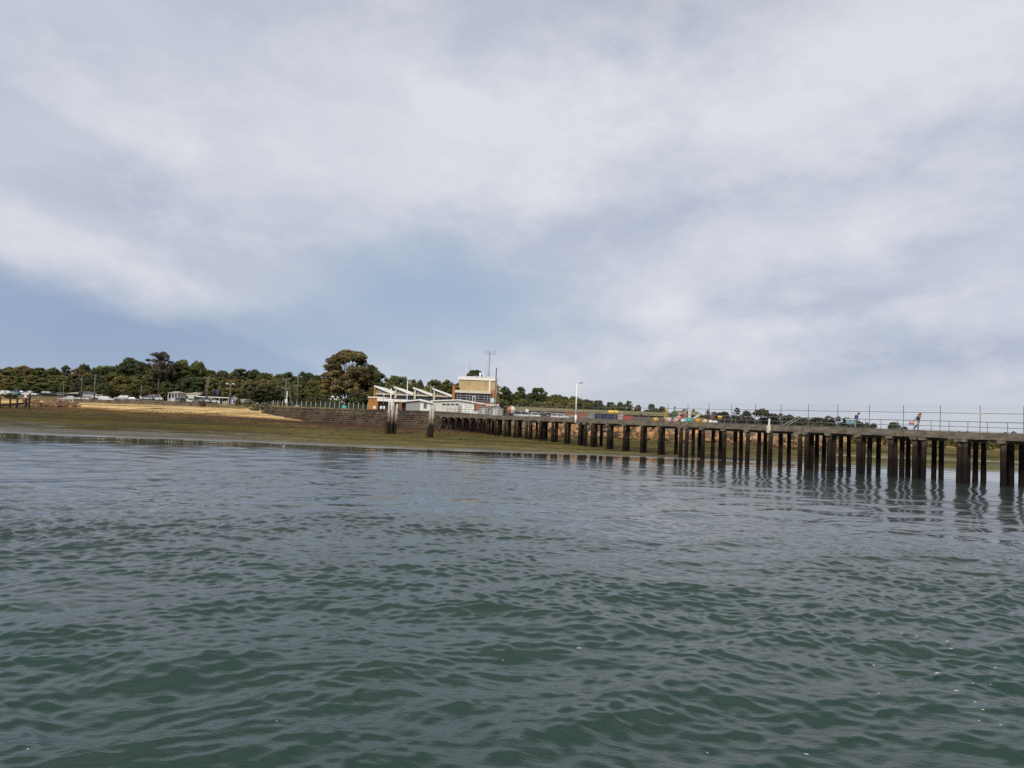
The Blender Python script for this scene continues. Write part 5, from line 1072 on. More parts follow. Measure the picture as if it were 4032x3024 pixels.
# ------------------------------------------------------------------ trees
def crown_mesh(name, seed, style, nq=4500):
    r = np.random.default_rng(seed); cl = []      # clumps: centre, radii (tree is 1 high, crown about 1 wide)
    def add(n, fn):
        for _ in range(n): cl.append(fn())
    if style == 'dome':                            # wide umbrella crown carried on bare limbs
        def f():
            a, u = r.uniform(0, 2 * PI), r.random() ** .5; x = .46 * u; z = .60 + .33 * math.sqrt(max(0, 1 - (u * .98) ** 2)) - r.random() * .13; return (x * math.cos(a), x * math.sin(a), z, r.uniform(.08, .13), r.uniform(.055, .09))
        add(80, f)
    elif style == 'open':                          # separate flat pads with sky between
        def f():
            a, u = r.uniform(0, 2 * PI), r.random() ** .5; lv = r.choice([.55, .68, .8, .9]); w = {.55: .42, .68: .45, .8: .36, .9: .2}[lv]; return (w * u * math.cos(a), w * u * math.sin(a), lv + r.uniform(-.03, .05), r.uniform(.07, .12), r.uniform(.035, .06))
        add(52, f)
    elif style == 'round':
        def f():
            a, t = r.uniform(0, 2 * PI), math.acos(r.uniform(-.75, 1)); k = r.uniform(.7, 1); return (.42 * k * math.sin(t) * math.cos(a), .42 * k * math.sin(t) * math.sin(a), .54 + .4 * k * math.cos(t), r.uniform(.075, .125), r.uniform(.06, .09))
        add(95, f)
    elif style == 'cone':
        def f():
            a, u = r.uniform(0, 2 * PI), r.random(); w = .42 * (1 - u) ** .6 + .02; k = r.uniform(.6, 1); return (w * k * math.cos(a), w * k * math.sin(a), .18 + .76 * u, r.uniform(.07, .11), r.uniform(.04, .07))
        add(70, f)
    elif style == 'giant':                         # the tall tree: high dome, gap showing limbs, skirt below
        def f():
            a, u = r.uniform(0, 2 * PI), r.random() ** .5; x = .31 * u; z = .76 + .19 * math.sqrt(max(0, 1 - u * u)) - r.random() * .06; return (x * math.cos(a), x * math.sin(a), z, r.uniform(.055, .09), r.uniform(.04, .065))
        add(85, f)
        def f():
            a, u = r.uniform(0, 2 * PI), r.random() ** .5; x = .5 * u
            return (x * math.cos(a), x * math.sin(a), .16 + .40 * math.sqrt(max(0, 1 - (u * .95) ** 2)) * r.uniform(.1, 1.0) + .02, r.uniform(.06, .11), r.uniform(.05, .08))
        add(130, f)
        def f():
            a = r.uniform(2.2, 4.2); x = r.uniform(.22, .42); return (x * math.cos(a), x * math.sin(a), r.uniform(.5, .78), r.uniform(.06, .1), r.uniform(.04, .075))
        add(44, f)
        def f():
            a = r.uniform(-1.6, 1.2); x = r.uniform(.2, .42); return (x * math.cos(a), x * math.sin(a), r.uniform(.46, .66), r.uniform(.06, .09), r.uniform(.04, .07))
        add(40, f)
    else:                                          # bushy: foliage down to the ground
        def f():
            a, t = r.uniform(0, 2 * PI), r.uniform(0, 1); w = .5 * math.sqrt(max(.03, 1 - (2 * t - .75) ** 2 * .62)); k = r.uniform(.65, 1); return (w * k * math.cos(a), w * k * math.sin(a), .06 + .87 * t, r.uniform(.075, .125), r.uniform(.055, .09))
        add(110, f)
    c = np.array(cl); n = len(c); idx = r.integers(0, n, nq); d = r.normal(size=(nq, 3)); d /= np.linalg.norm(d, axis=1)[:, None]
    d[:, 2] = np.where(d[:, 2] < -.35, -d[:, 2], d[:, 2]); rad = r.uniform(.55, 1.05, nq)[:, None]
    ctr = c[idx, :3] + d * rad * np.stack([c[idx, 3], c[idx, 3], c[idx, 4]], 1)
    nn = d * .9 + np.array([0, 0, .6]) + r.normal(size=(nq, 3)) * .5; nn /= np.linalg.norm(nn, axis=1)[:, None]
    t1 = np.cross(nn, r.normal(size=(nq, 3))); t1 /= np.linalg.norm(t1, axis=1)[:, None]; t2 = np.cross(nn, t1)
    s = (r.uniform(.010, .021, nq) * (1.0 if style != 'giant' else .8))[:, None]; asp = r.uniform(.5, .9, nq)[:, None]
    V = np.stack([ctr - t1 * s - t2 * s * asp, ctr + t1 * s - t2 * s * asp * .6, ctr + t1 * s * .8 + t2 * s * asp, ctr - t1 * s * .7 + t2 * s * asp * .8], 1).reshape(-1, 3)
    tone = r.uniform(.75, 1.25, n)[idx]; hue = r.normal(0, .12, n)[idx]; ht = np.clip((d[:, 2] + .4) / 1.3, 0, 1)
    k = tone * (.5 + .85 * ht) * r.uniform(.8, 1.2, nq)  # painted light: leaves paler on clump tops, darker on the undersides
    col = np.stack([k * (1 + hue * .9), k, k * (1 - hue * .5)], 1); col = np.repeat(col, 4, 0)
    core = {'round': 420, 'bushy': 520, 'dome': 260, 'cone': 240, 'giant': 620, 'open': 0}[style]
    if core:                                       # large filler quads added to block light through; shade painted as dark grey
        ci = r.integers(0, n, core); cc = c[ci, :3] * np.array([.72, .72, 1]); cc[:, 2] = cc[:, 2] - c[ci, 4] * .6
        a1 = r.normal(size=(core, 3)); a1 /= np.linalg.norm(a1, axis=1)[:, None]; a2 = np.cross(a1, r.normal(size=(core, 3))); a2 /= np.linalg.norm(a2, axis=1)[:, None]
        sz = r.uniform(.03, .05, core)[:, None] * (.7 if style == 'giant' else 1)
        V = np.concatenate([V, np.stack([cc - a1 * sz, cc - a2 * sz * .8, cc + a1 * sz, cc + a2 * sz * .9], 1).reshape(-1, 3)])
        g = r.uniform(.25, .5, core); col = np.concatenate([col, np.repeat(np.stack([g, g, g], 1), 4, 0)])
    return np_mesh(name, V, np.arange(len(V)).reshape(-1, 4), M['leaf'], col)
def trunk_mesh(name, seed, style):
    r = random.Random(seed); q = MB(); zf = {'dome': .56, 'open': .6, 'round': .34, 'cone': .5, 'giant': .34, 'bushy': .2}[style]; R = .017 if style != 'giant' else .016
    top = Vector((r.uniform(-.02, .02), 0, zf)); q.path([(0, 0, -.03), (r.uniform(-.01, .01), 0, zf * .5), top], [R * 1.4, R, R * .8], 8)
    n = {'dome': 9, 'open': 8, 'round': 6, 'cone': 3, 'giant': 13, 'bushy': 3}[style]; reach, zt = {'dome': (.32, .82), 'open': (.33, .82), 'round': (.24, .75), 'cone': (.08, .85), 'giant': (.25, .82), 'bushy': (.22, .6)}[style]
    for k in range(n):
        a = k * 2 * PI / n + r.uniform(-.3, .3); f = r.uniform(.35, 1); e = Vector((reach * f * math.cos(a), reach * f * math.sin(a), zf + (zt - zf) * r.uniform(.75, 1.05))); m_ = top.lerp(e, .5) + Vector((r.uniform(-.03, .03), r.uniform(-.03, .03), r.uniform(-.05, -.01)))
        st = Vector((0, 0, zf * r.uniform(.75, 1.0))) if style != 'giant' else top; q.path([st, m_, e], [R * .62, R * .4, R * .16], 6)
        for _ in range(2): e2 = m_.lerp(e, .5) + Vector((r.uniform(-.1, .1), r.uniform(-.1, .1), r.uniform(.05, .14))); q.path([m_, e2], [R * .3, R * .12], 5)
    return mesh_of(name, q, M['bark'])
VAR = {}
for st, nv, nq in (('dome', 3, 10000), ('open', 3, 5000), ('round', 5, 12000), ('bushy', 6, 13000), ('giant', 1, 42000)):
    VAR[st] = [(crown_mesh('crown', 100 + 7 * k + len(st) * 31, st, nq), trunk_mesh('trunk', 200 + k, st)) for k in range(nv)]
TR = random.Random(77); GREENS = {'o': (.145, .128, .046), 'g': (.112, .122, .040), 'd': (.072, .084, .036), 'y': (.17, .15, .045), 'r': (.150, .108, .046), 'k': (.080, .074, .05), 's': (.115, .115, .075), 'm': (.152, .108, .044), 'p': (.24, .22, .14)}
def tree(px, pyt, wpx, D, style, tone, label, group=None, base=None, name=None):
    b = on_ground(px, D)
    if base is not None: b.z = base
    h = max(2.0, P(px, pyt, D).z - b.z); w = wpx / F_PX * D
    t = thing(name or {'dome': 'umbrella_tree', 'open': 'gum_tree', 'round': 'round_tree', 'cone': 'conifer_tree', 'giant': 'gum_tree', 'bushy': 'bushy_tree'}[style], label, 'tree', b, TR.uniform(0, 6.28) if style != 'giant' else 0, group)
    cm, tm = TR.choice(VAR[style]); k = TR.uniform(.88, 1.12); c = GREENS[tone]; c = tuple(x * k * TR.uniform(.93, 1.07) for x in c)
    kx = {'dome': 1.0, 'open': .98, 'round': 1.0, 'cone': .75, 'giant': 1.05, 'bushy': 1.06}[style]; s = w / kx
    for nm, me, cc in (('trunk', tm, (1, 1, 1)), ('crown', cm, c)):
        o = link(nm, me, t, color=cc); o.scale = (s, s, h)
        if nm == 'crown' and style in ('round', 'bushy'):     # broad crowns stay broad: a tall tree lifts its crown instead of stretching it
            sz = min(h, w * (1.12 if style == 'round' else 1.5)); o.scale = (s, s, sz); o.location.z = .95 * (h - sz)
    return t
SKY = [ # trees one can pick out against the sky or by shape
 (8, 1452, 100, 318, 'round', 'o', 'dull olive tree on the skyline at the very left edge'), (47, 1440, 84, 325, 'dome', 'o', 'broad olive crown second from the left edge of the skyline'),
 (93, 1435, 76, 330, 'dome', 'r', 'reddish brown flat crown on the left skyline'), (150, 1441, 62, 325, 'round', 'g', 'green rounded crown right of the reddish brown flat one'),
 (205, 1442, 56, 330, 'round', 'g', 'rounded green crown left of the narrow dark skyline tree'), (253, 1432, 36, 335, 'round', 'd', 'narrow dark round tree poking above the left skyline'),
 (325, 1430, 60, 335, 'dome', 'd', 'dark flat topped crown above the bent lamp arm'), (302, 1447, 84, 305, 'round', 'r', 'rusty olive crown below the dark flat topped one'), (368, 1444, 46, 330, 'dome', 'd', 'small dark crown above the tall plain pole'),
 (411, 1436, 54, 330, 'round', 'd', 'dark crown left of the large dark dome'), (452, 1432, 46, 330, 'round', 'd', 'dark crown touching the left side of the large dark dome'),
 (513, 1404, 126, 322, 'round', 'd', 'large smooth dark green domed tree on the left skyline'), (622, 1380, 128, 296, 'open', 'k', 'tallest left tree with a flat open crown and bare limbs showing sky'),
 (652, 1424, 64, 296, 'dome', 'k', 'dark crown hugging the right of the flat open crowned tree'), (716, 1410, 112, 305, 'round', 'g', 'bright green full crown right of the flat open crowned tree'),
 (770, 1415, 70, 308, 'dome', 'g', 'green crown with a drooping right side overhanging the sky'), (822, 1450, 64, 322, 'round', 'o', 'olive crown behind the paired timber poles'),
 (872, 1458, 76, 330, 'dome', 'k', 'dull brownish crown right of the paired poles'), (938, 1449, 96, 318, 'open', 'd', 'dark spreading crown with pale limbs above the grey shed'), (990, 1448, 70, 322, 'dome', 'd', 'dark crown joined to the right of the spreading one'),
 (1040, 1457, 72, 318, 'round', 'g', 'green round crown left of the heavy power pole'), (1088, 1468, 58, 315, 'round', 'o', 'low olive crown behind the heavy power pole'), (1130, 1459, 76, 312, 'round', 'd', 'dark round crown above the heavy power pole'),
 (1196, 1459, 84, 308, 'dome', 'd', 'dark broad crown above the tall power pole'), (1238, 1470, 60, 300, 'round', 'g', 'green crown between the tall power pole and the tallest tree'),
 (1443, 1430, 110, 268, 'round', 'g', 'green shoulder of foliage on the right of the tallest tree'), (1486, 1462, 90, 262, 'bushy', 'd', 'dark leafy tree sloping down right of the tallest tree'), (1408, 1545, 120, 228, 'bushy', 'd', 'very dark low conifer like mass beside the orange brick block'),
 (1560, 1473, 112, 250, 'round', 'g', 'broad green tree behind the first two sawtooth roofs'), (1618, 1492, 84, 248, 'bushy', 'g', 'sloping green tree behind the flagpole'), (1648, 1492, 36, 270, 'dome', 'k', 'small dark topped tree above the third sawtooth roof'),
 (1706, 1489, 74, 262, 'dome', 'g', 'green spreading tree behind the fork shaped aerial'), (1756, 1491, 72, 258, 'round', 'g', 'green rounded tree behind the fourth sawtooth roof'), (1792, 1510, 46, 250, 'round', 'd', 'dark green tree touching the left of the tower'),
 (1863, 1447, 74, 262, 'round', 'd', 'round dark tree showing above the tower roof'),
 (1984, 1517, 64, 285, 'round', 'd', 'dark round tree just right of the tower'), (2046, 1519, 48, 300, 'bushy', 'd', 'dark ragged tree on the right skyline'), (2116, 1520, 84, 300, 'round', 'd', 'large dark domed tree right of the ragged tree'),
 (2180, 1549, 54, 310, 'dome', 'g', 'low green crown right of the large dark dome'), (2258, 1558, 60, 315, 'dome', 'g', 'green crown behind the top of the white lamp post'), (2310, 1565, 60, 330, 'round', 's', 'greyish green crown right of the white lamp post'),
 (2352, 1571, 56, 335, 'round', 's', 'greyish crown second right of the white lamp post'), (2402, 1579, 48, 340, 'round', 'd', 'dark crown above the yellow tank'), (2440, 1580, 34, 345, 'dome', 'd', 'small dark crown right of the yellow tank'),
 (2473, 1576, 40, 330, 'open', 'd', 'dark open crown with a flat top above the red container'), (2510, 1591, 30, 340, 'round', 'd', 'small low dark crown above the long shed roof'), (2563, 1585, 30, 325, 'round', 'd', 'small dark round tree alone above the shed ridge'), (2606, 1597, 34, 330, 'dome', 'd', 'low dark mound of foliage above the shed ridge'),
 (2692, 1608, 22, 290, 'dome', 'd', 'small tree peeping between the two tan sheds'), (2729, 1610, 20, 300, 'open', 'k', 'sparse little tree above the shorter tan shed'),
 (2785, 1612, 26, 262, 'open', 'k', 'thin wispy tree at the right end of the tan shed'), (2812, 1620, 30, 262, 'open', 'k', 'sparse flat crowned tree right of the wispy one'), (2852, 1615, 40, 258, 'round', 'k', 'dark crown above the yellow flat topped buoy'),
 (2899, 1604, 42, 255, 'open', 'k', 'tall flat open tree crown left of the large right clump'), (2938, 1614, 46, 252, 'round', 'k', 'dense dark crown left of the tallest right crown'), (2996, 1607, 72, 250, 'dome', 'k', 'tallest dark crown in the clump behind the jetty'),
 (3042, 1625, 44, 250, 'dome', 'k', 'dark crown right of the tallest in the clump'), (3072, 1626, 36, 255, 'open', 'k', 'flat open crown with sky holes behind the jetty'), (3104, 1631, 56, 250, 'dome', 'k', 'broad low crown right of the flat open one'),
 (3166, 1650, 40, 255, 'dome', 'k', 'small low crown in the dip of the right treeline'), (3218, 1640, 58, 250, 'dome', 'k', 'spreading crown right of the dip in the treeline'), (3262, 1636, 58, 246, 'round', 'k', 'domed crown well left of the person in blue'), (3300, 1636, 26, 250, 'round', 'k', 'small knob of a crown left of the person in blue'),
 (3334, 1641, 52, 246, 'round', 'k', 'dark crown just left of the person in blue'), (3378, 1656, 54, 246, 'round', 'k', 'dark crown directly behind the person in blue'), (3412, 1662, 40, 250, 'round', 'k', 'low dark crown right of the person in blue'), (3440, 1664, 26, 255, 'dome', 'k', 'last small crown sloping down right of the person in blue'),
 (3520, 1657, 52, 236, 'round', 'd', 'isolated dark oval tree between the two people'), (3560, 1677, 34, 250, 'round', 'k', 'low dark bush right of the isolated oval tree')]
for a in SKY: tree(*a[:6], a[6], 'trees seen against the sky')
tree(1368, 1373, 228, 262, 'giant', 'm', 'giant brownish olive gum towering above the treeline with sky showing through its limbs', None, name='giant_gum_tree')
def filler(n, x0, x1, y0, y1, w0, w1, D0, D1, styles, tones, label, group, base=None):
    for k in range(n):
        px = x0 + (x1 - x0) * (k + TR.uniform(.2, .8)) / n; f = (px - x0) / (x1 - x0); tree(px, y0 + (y1 - y0) * f + TR.uniform(-11, 11), TR.uniform(w0, w1), TR.uniform(D0, D1), TR.choice(styles), TR.choice(tones), label, group, base)
filler(9, -40, 420, 1456, 1452, 90, 140, 335, 350, ['bushy', 'round'], 'ogk', 'dull green tree filling the skyline behind the cars at left', 'skyline wood at left')
filler(5, 400, 600, 1440, 1430, 90, 130, 332, 345, ['bushy', 'round'], 'dg', 'dark tree filling the skyline round the large dark dome', 'skyline wood by the dark dome')
filler(5, 600, 800, 1432, 1448, 90, 120, 322, 335, ['bushy', 'round'], 'gdk', 'green tree filling the skyline beside the flat open crowned tree', 'skyline wood by the open crown')
filler(11, 800, 1300, 1466, 1478, 80, 120, 330, 345, ['bushy', 'round'], 'okdg', 'dull tree filling the skyline between the paired poles and the giant gum', 'skyline wood by the poles')
filler(7, 1400, 1840, 1490, 1510, 80, 120, 290, 305, ['bushy', 'round'], 'gd', 'green tree filling the skyline behind the sawtooth roofs', 'skyline wood behind the hall')
filler(7, 1970, 2320, 1538, 1576, 70, 110, 325, 345, ['bushy', 'round'], 'gds', 'green tree filling the right hillside skyline', 'skyline wood on the right hillside')
filler(11, 2790, 3420, 1640, 1670, 90, 130, 270, 285, ['bushy'], 'kk', 'broad dark tree at the back of the clump behind the jetty fence', 'back of the clump behind the jetty fence')
filler(8, 1970, 2460, 1556, 1594, 90, 130, 330, 350, ['bushy'], 'gds', 'broad tree at the back of the right hillside', 'back of the wood on the right hillside')
filler(14, 2780, 3440, 1628, 1668, 60, 90, 258, 275, ['bushy', 'round'], 'kk', 'dark tree filling the skyline behind the jetty fence', 'skyline clump behind the jetty fence')
filler(10, -30, 300, 1478, 1485, 70, 110, 300, 316, ['bushy', 'round'], 'oogor', 'olive gum in the dense wood behind the cars at far left', 'wood at far left')
filler(10, -30, 300, 1512, 1518, 55, 90, 286, 298, ['bushy'], 'ooggk', 'low olive tree at the front of the wood at far left', 'front of the wood at far left')
filler(9, 290, 600, 1478, 1470, 70, 110, 300, 314, ['bushy', 'round'], 'ogdok', 'green gum in the wood below the large dark dome', 'wood below the dark dome')
filler(9, 290, 600, 1516, 1520, 55, 90, 285, 296, ['bushy'], 'ogokr', 'low tree behind the white cars below the dark dome', 'front of the wood below the dark dome')
filler(9, 590, 900, 1462, 1490, 80, 120, 296, 312, ['bushy', 'round'], 'gdogk', 'green tree in the wood above the cottage roofs', 'wood above the cottages')
filler(8, 590, 780, 1505, 1515, 60, 90, 294, 300, ['bushy'], 'kkogd', 'dark tree crowding round the cottages', 'trees round the cottages')
filler(12, 800, 1090, 1492, 1500, 60, 100, 292, 312, ['bushy', 'dome', 'open'], 'orrok', 'rusty olive gum behind the grey shed', 'wood behind the grey shed')
filler(9, 800, 1060, 1530, 1536, 44, 80, 276, 290, ['bushy'], 'orgk', 'low rusty tree right behind the grey shed', 'front of the wood behind the grey shed')
filler(6, 960, 1290, 1518, 1528, 80, 110, 246, 262, ['bushy', 'round'], 'gdg', 'bushy green tree by the power poles', 'trees by the power poles')
filler(9, 1080, 1320, 1495, 1500, 70, 100, 285, 300, ['bushy', 'round'], 'gdok', 'green tree behind the power poles', 'wood behind the power poles')
filler(6, 1120, 1300, 1560, 1575, 36, 60, 218, 236, ['bushy'], 'gok', 'shrub behind the green mesh fence', 'shrubs behind the mesh fence', 4.9)
filler(5, 1300, 1440, 1562, 1570, 40, 70, 216, 232, ['bushy'], 'orgd', 'low shrub beneath the giant gum', 'shrubs beneath the giant gum', 4.9)
filler(8, 1480, 1830, 1525, 1545, 60, 100, 225, 244, ['bushy', 'round'], 'gdgo', 'green tree behind the sawtooth roofs', 'trees behind the sawtooth roofs', 4.9)
filler(8, 1960, 2260, 1556, 1582, 60, 90, 290, 308, ['bushy', 'round'], 'ggod', 'green tree on the right hillside behind the tan shed', 'wood behind the tan shed')
filler(7, 1960, 2260, 1575, 1590, 50, 80, 278, 288, ['bushy'], 'ggoy', 'low olive tree close behind the tan shed', 'front of the wood behind the tan shed')
filler(10, 2240, 2640, 1582, 1606, 44, 70, 305, 330, ['bushy', 'round'], 'gds', 'grey green tree along the low ridge above the tan shed', 'trees along the low ridge')
filler(14, 2770, 3160, 1640, 1656, 50, 80, 232, 258, ['bushy', 'round'], 'kkd', 'dark tree low in the clump behind the jetty buoys', 'dark clump behind the jetty')
filler(12, 3080, 3440, 1664, 1682, 44, 70, 228, 250, ['bushy'], 'kkd', 'dark bush low in the treeline left of the person in blue', 'dark treeline left of the person in blue')
filler(8, 3400, 3640, 1692, 1703, 36, 60, 236, 262, ['bushy'], 'kos', 'low bush on the far shore between the two people', 'low bushes between the two people')
filler(10, 3620, 4060, 1701, 1707, 24, 44, 258, 300, ['bushy'], 'ks', 'distant low bush just clearing the jetty deck at right', 'distant bushes at right')
filler(26, 3150, 4120, 1722, 1748, 50, 84, 196, 214, ['bushy'], 'sksk', 'grey green mangrove on the far mud seen under the jetty deck', 'mangroves under the jetty')
filler(16, 3330, 4120, 1756, 1768, 40, 60, 186, 194, ['bushy'], 'oyg', 'low olive mangrove fringe seen between the jetty piles', 'mangrove fringe between the piles')
for px, py, w_, D, tone, lab in ((1010, 1597, 60, 208, 'p', 'pale grey green dune bush at the end of the sand'), (1042, 1600, 46, 205, 'p', 'pale dune bush against the left end of the sea wall'), (975, 1601, 44, 216, 'p', 'low pale dune bush left of the others'), (800, 1590, 30, 236, 'r', 'low reddish shrub on the grass bank below the kiosk'), (937, 1598, 26, 232, 'r', 'rusty little shrub below the grey shed'), (776, 1574, 14, 250, 'y', 'small yellow green shrub beside the cream four wheel drive'), (42, 1549, 46, 252, 'd', 'dark rounded shrub behind the low timber jetty')):
    tree(px, py, w_, D, 'bushy', tone, lab, None, name='shrub')
# ------------------------------------------------------------------ people on the jetty
def person(s, w, label, heading, col, pose, extra):
    q = jp(s, w, DECK); t = thing('person', label, 'person', q, heading)
    def skin(name, V, E, Rr, color, parent, m_='cloth_skin', sub=2):
        me = bpy.data.meshes.new(name); me.from_pydata(V, E, []); me.materials.append(M[m_]); o = link(name, me, parent, color=color)
        sk = o.modifiers.new('skin', 'SKIN'); sk.use_smooth_shade = True
        for i, r in enumerate(Rr): sv = me.skin_vertices[0].data[i]; sv.radius = (r, r) if not isinstance(r, tuple) else r; sv.use_root = (i == 0)
        su = o.modifiers.new('sub', 'SUBSURF'); su.levels = su.render_levels = sub; return o
    # joints in metres, facing +x; pose gives lean and limbs
    J = pose; V, E, Rr = [], [], []
    def v(p, r, par=None): V.append(p); Rr.append(r); (E.append((par, len(V) - 1)) if par is not None else None); return len(V) - 1
    pel = v(J['pelvis'], (.15, .11)); wa = v(J['waist'], (.13, .1), pel); ch = v(J['chest'], (.17, .115), wa); nk = v(J['neck'], .055, ch); hb = v(J['jaw'], .075, nk); hd = v(J['head'], .098, hb); v(J['crown'], .07, hd)
    ends = []
    for sd in (-1, 1):
        hp = v(J['hip%d' % sd], .09, pel); kn = v(J['knee%d' % sd], .062, hp); an = v(J['ankle%d' % sd], .042, kn); v(J['toe%d' % sd], .035, an)
        sh = v(J['sh%d' % sd], .062, ch); eb = v(J['el%d' % sd], .045, sh); wr = v(J['wr%d' % sd], .03, eb); ends.append((wr, sd))
    for wr, sd in ends:                                     # palm, four fingers and thumb
        p = Vector(V[wr]); d = (p - Vector(J['el%d' % sd])).normalized(); side = Vector((0, 1, 0)); pm = v(tuple(p + d * .06), .03, wr)
        for k, ln in enumerate((.075, .085, .08, .06)):
            b = Vector(V[pm]) + side * (k - 1.5) * .02; a = v(tuple(b + d * ln * .5), .0095, pm); v(tuple(b + d * ln * .85 + Vector((.02, 0, -.02))), .008, a)
        a = v(tuple(p + d * .04 + Vector((.035, 0, 0))), .011, wr); v(tuple(p + d * .075 + Vector((.045, 0, 0))), .009, a)
    skin('body', V, E, Rr, col['skin'], t)
    def seg(name, keys, rr, color): V2 = [J[k] if isinstance(k, str) else k for k in keys]; skin(name, V2, [(i, i + 1) for i in range(len(V2) - 1)], rr, color, t)
    V2 = [J['pelvis'], J['waist'], J['chest']] ; Rt = [(.17, .125), (.155, .12), (.19, .135)]; E2 = [(0, 1), (1, 2)]
    for sd in (-1, 1): V2 += [J['sh%d' % sd], J['el%d' % sd], tuple(Vector(J['el%d' % sd]).lerp(Vector(J['wr%d' % sd]), col['sleeve']))]; n = len(V2); E2 += [(2, n - 3), (n - 3, n - 2), (n - 2, n - 1)]; Rt += [.08, .062, .052]
    skin('shirt', V2, E2, Rt, col['shirt'], t)
    V2 = [J['pelvis']]; Rt = [(.175, .13)]; E2 = []
    for sd in (-1, 1): V2 += [J['hip%d' % sd], J['knee%d' % sd], tuple(Vector(J['knee%d' % sd]).lerp(Vector(J['ankle%d' % sd]), col['leg']))]; n = len(V2); E2 += [(0, n - 3), (n - 3, n - 2), (n - 2, n - 1)]; Rt += [.105, .08, .065]
    skin('trousers', V2, E2, Rt, col['trousers'], t)
    for sd in (-1, 1): a = Vector(J['ankle%d' % sd]); b = Vector(J['toe%d' % sd]); q2 = MB(); q2.ball((a + b) / 2 + Vector((0, 0, -.01)), .1, ((b - a).length / .2 + .35, .5, .48)); o = obj('shoe', q2, M['cloth_skin'], t, True); o.color = (*col['shoe'], 1)
    h = Vector(J['head']); cr = Vector(J['crown']); up = (cr - h).normalized(); fw = Vector((1, 0, -.2)); fw = (fw - up * fw.dot(up)).normalized()
    rot = Matrix((fw, up.cross(fw), up)).transposed().to_4x4(); m = Matrix.Translation(h) @ rot
    q2 = MB(); q2.ball((.108, 0, -.02), .02, (1, .7, 1.2)); o = obj('nose', q2, M['cloth_skin'], t, True); q2 = MB(); q2.v = []; 
    for nm, parts, cc in (('nose', [((.105, 0, -.01), .02, (1, .7, 1.3))], col['skin']), ('eye', [((.092, -.034, .02), .011, (1, 1, 1)), ((.092, .034, .02), .011, (1, 1, 1))], (.03, .025, .02)), ('mouth', [((.09, 0, -.055), .018, (.5, 1.3, .35))], (.3, .1, .08)), ('ear', [((0, -.1, 0), .025, (.8, .5, 1.3)), ((0, .1, 0), .025, (.8, .5, 1.3))], col['skin'])):
        for c_, r_, s_ in parts:
            q2 = MB(); q2.lathe([(max(1e-3, math.sin(PI * j / 6)) * r_, -math.cos(PI * j / 6) * r_) for j in range(7)], 8, m @ Matrix.Translation(c_) @ Matrix.Diagonal((*s_, 1))); o2 = obj(nm, q2, M['cloth_skin'], t, True); o2.color = (*cc, 1)
    bpy.data.objects.remove(o)
    q2 = MB(); pr = [(max(1e-3, math.sin(PI * j / 8)) * .112, -math.cos(PI * j / 8) * .112) for j in range(3, 9)]
    q2.lathe(pr, 14, m @ Matrix.Translation((-.012, 0, .03)) @ Matrix.Diagonal((1.0, .92, 1.0, 1)))
    if col.get('long_hair'): q2.path([m @ Vector((-.06, 0, .06)), m @ Vector((-.12, 0, -.06)), m @ Vector((-.13, 0, -.2)), m @ Vector((-.1, 0, -.3))], [.09, .085, .07, .03], 10)
    o = obj('hair' if not col.get('cap') else 'cap', q2, M['cloth_skin'], t, True); o.color = (*col['hair'], 1)
    if col.get('cap'): q2 = MB(); q2.prism([(.05, -.085), (.19, -.06), (.21, 0), (.19, .06), (.05, .085)], .035, .055, 'z', m); o = obj('cap_brim', q2, M['cloth_skin'], o); o.color = (*col['hair'], 1)
    return t
def mkpose(lean, stoop, h=1.0, arms=None, legs=None):
    P0 = {}; pz = .92; P0['pelvis'] = (0, 0, pz); up = Vector((math.sin(lean), 0, math.cos(lean)))
    w_ = Vector((0, 0, pz)) + up * .2; c = w_ + Vector((math.sin(lean + stoop * .5), 0, math.cos(lean + stoop * .5))) * .24; n = c + Vector((math.sin(lean + stoop), 0, math.cos(lean + stoop))) * .17
    hv = Vector((math.sin(stoop * 1.1), 0, math.cos(stoop * 1.1))); P0['waist'] = tuple(w_); P0['chest'] = tuple(c); P0['neck'] = tuple(n); P0['jaw'] = tuple(n + hv * .07); P0['head'] = tuple(n + hv * .17); P0['crown'] = tuple(n + hv * .25)
    for sd in (-1, 1):
        sh = c + Vector((.0, .19 * sd, .06)); P0['sh%d' % sd] = tuple(sh); e, wv = arms[sd]; P0['el%d' % sd] = tuple(sh + Vector(e)); P0['wr%d' % sd] = tuple(sh + Vector(e) + Vector(wv))
        P0['hip%d' % sd] = (0, .09 * sd, pz - .05); k, a = legs[sd]; P0['knee%d' % sd] = (k, .1 * sd, .5); P0['ankle%d' % sd] = (a, .1 * sd, .09); P0['toe%d' % sd] = (a + .15, .1 * sd, .05)
    return P0
def bag(name, label, s, w, z, build):
    q = jp(s, w, z); t = thing(name, label, name.replace('_', ' '), q, JROT + PI); build(t); return t
RIGHT = JROT + PI                                            # heading away from the shore along the deck
s1 = s_at(3366, 1.5); pose = mkpose(.25, .55, arms={-1: ((.02, -.02, -.28), (.2, .02, -.1)), 1: ((-.02, .03, -.29), (.02, 0, -.26))}, legs={-1: (.12, .1), 1: (-.0, -.2)})
person(s1, 1.5, 'person in a dark cap and bright blue top stooping over beside the cool box', RIGHT, {'skin': (.4, .22, .15), 'shirt': (.035, .03, .33), 'trousers': (.3, .34, .38), 'hair': (.025, .02, .02), 'cap': True, 'sleeve': .9, 'leg': .9, 'shoe': (.05, .05, .05)}, pose, None)
q = jp(s_at(3348, 1.05), 1.05, DECK); t = thing('cool_box', 'pale blue cool box with white lid on a stand beside the person in blue', 'cool box', q, RIGHT)
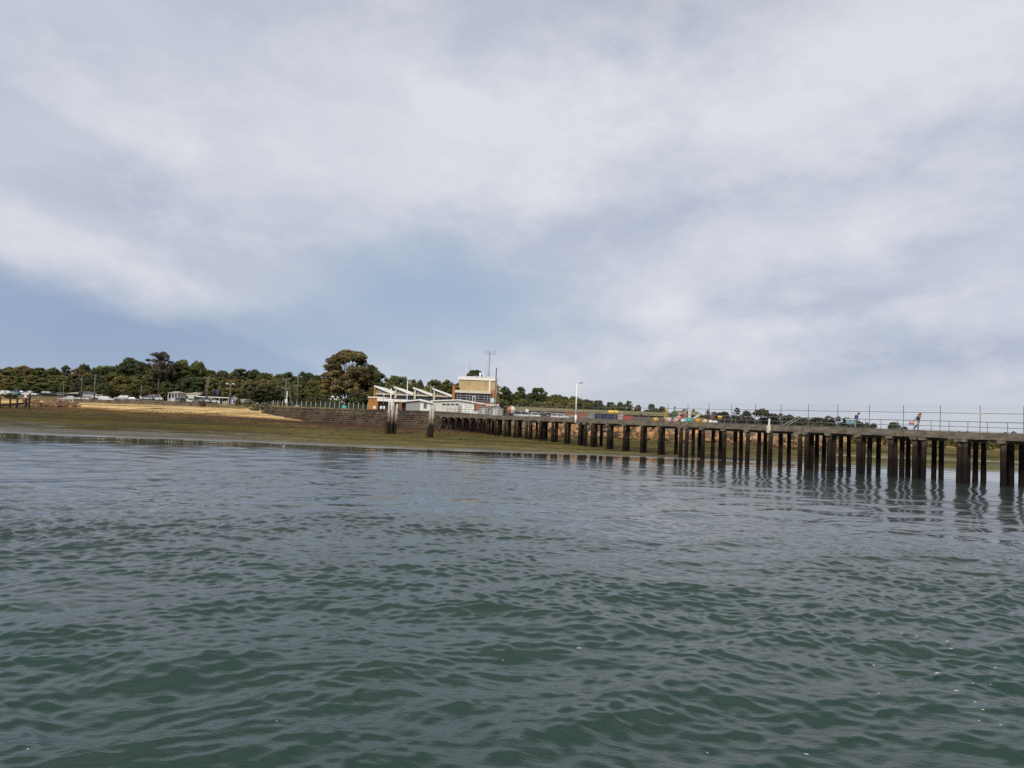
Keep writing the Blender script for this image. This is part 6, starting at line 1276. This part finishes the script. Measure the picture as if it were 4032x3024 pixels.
a = MB(); a.bbox(-.42, .42, -.22, .22, .42, .86, .04); tint(obj('box', a, M['tinted'], t), (.22, .42, .5)); a = MB(); a.bbox(-.46, .46, -.25, .25, .864, .98, .03); tint(obj('lid', a, M['tinted'], t), (.8, .82, .82))
a = MB(); a.bbox(-.3, .3, -.16, .16, .984, 1.02, .02); tint(obj('white_bag', a, M['tinted'], t), (.78, .78, .76))
for sx in (-1, 1):
    for sy in (-1, 1): a = MB(); a.tube((sx * .3, sy * .2, .42), (sx * .42, sy * .2, .01), .02); obj('leg', a, M['steel'], t)
s2 = s_at(3610, 1.5); pose = mkpose(.3, .35, arms={-1: ((.02, -.04, -.28), (.06, 0, -.25)), 1: ((-.06, .03, -.28), (.0, 0, -.25))}, legs={-1: (.2, .12), 1: (-.1, -.42)})
person(s2, 1.5, 'person with long light brown hair in a black top leaning forward carrying bags', RIGHT, {'skin': (.55, .3, .21), 'shirt': (.015, .013, .015), 'trousers': (.06, .075, .12), 'hair': (.2, .1, .05), 'long_hair': True, 'sleeve': .75, 'leg': .92, 'shoe': (.03, .03, .03)}, pose, None)
def shoulder(t):
    a = MB(); a.bbox(-.34, .26, -.12, .12, 0, .34, .09); tint(obj('bag_body', a, M['cloth_skin'], t), (.72, .45, .44)); a = MB(); a.bbox(-.36, .28, -.13, .13, -.1, -.002, .04); tint(obj('base', a, M['cloth_skin'], t), (.04, .04, .04))
    a = MB(); a.path([(.12, 0, .3), (.24, .02, .5), (.36, .06, .72)], .022, 6); obj('strap', a, M['dark_steel'], t)
bag('shoulder_bag', 'pale pink bag with a dark base hanging behind the person in black', s2 + .28, 1.2, DECK + .68, shoulder)
def tote(t):
    a = MB(); a.prism([(-.17, .0), (.15, .0), (.19, .36), (-.2, .36)], -.08, .08, 'y'); tint(obj('bag_body', a, M['cloth_skin'], t), (.74, .68, .62)); a = MB(); a.path([(-.1, 0, .36), (-.06, 0, .56), (.06, 0, .56), (.1, 0, .36)], .015, 6); obj('handle', a, M['dark_steel'], t)
bag('carry_bag', 'cream carry bag held in front of the pink bag by the person in black', s2 - .05, 1.15, DECK + .58, tote)
for k, dx in enumerate((0, .55)):
    q = jp(s_at(3118, 1.0) + dx, 1.0, DECK); t = thing('green_tube', ('left' if k else 'right') + ' pale green tube of the pair leaning on the jetty handrail', 'tube', q, RIGHT, 'pale green tubes leaning on the rail'); a = MB(); a.tube((-.9, .2, .02), (.75, .75, 1.02), .035, n=8); tint(obj('tube', a, M['tinted'], t), (.35, .5, .36)); a = MB(); a.tube((.75, .75, 1.02), (.84, .78, 1.075), .042, n=8); obj('tube_end', a, M['white'], t)
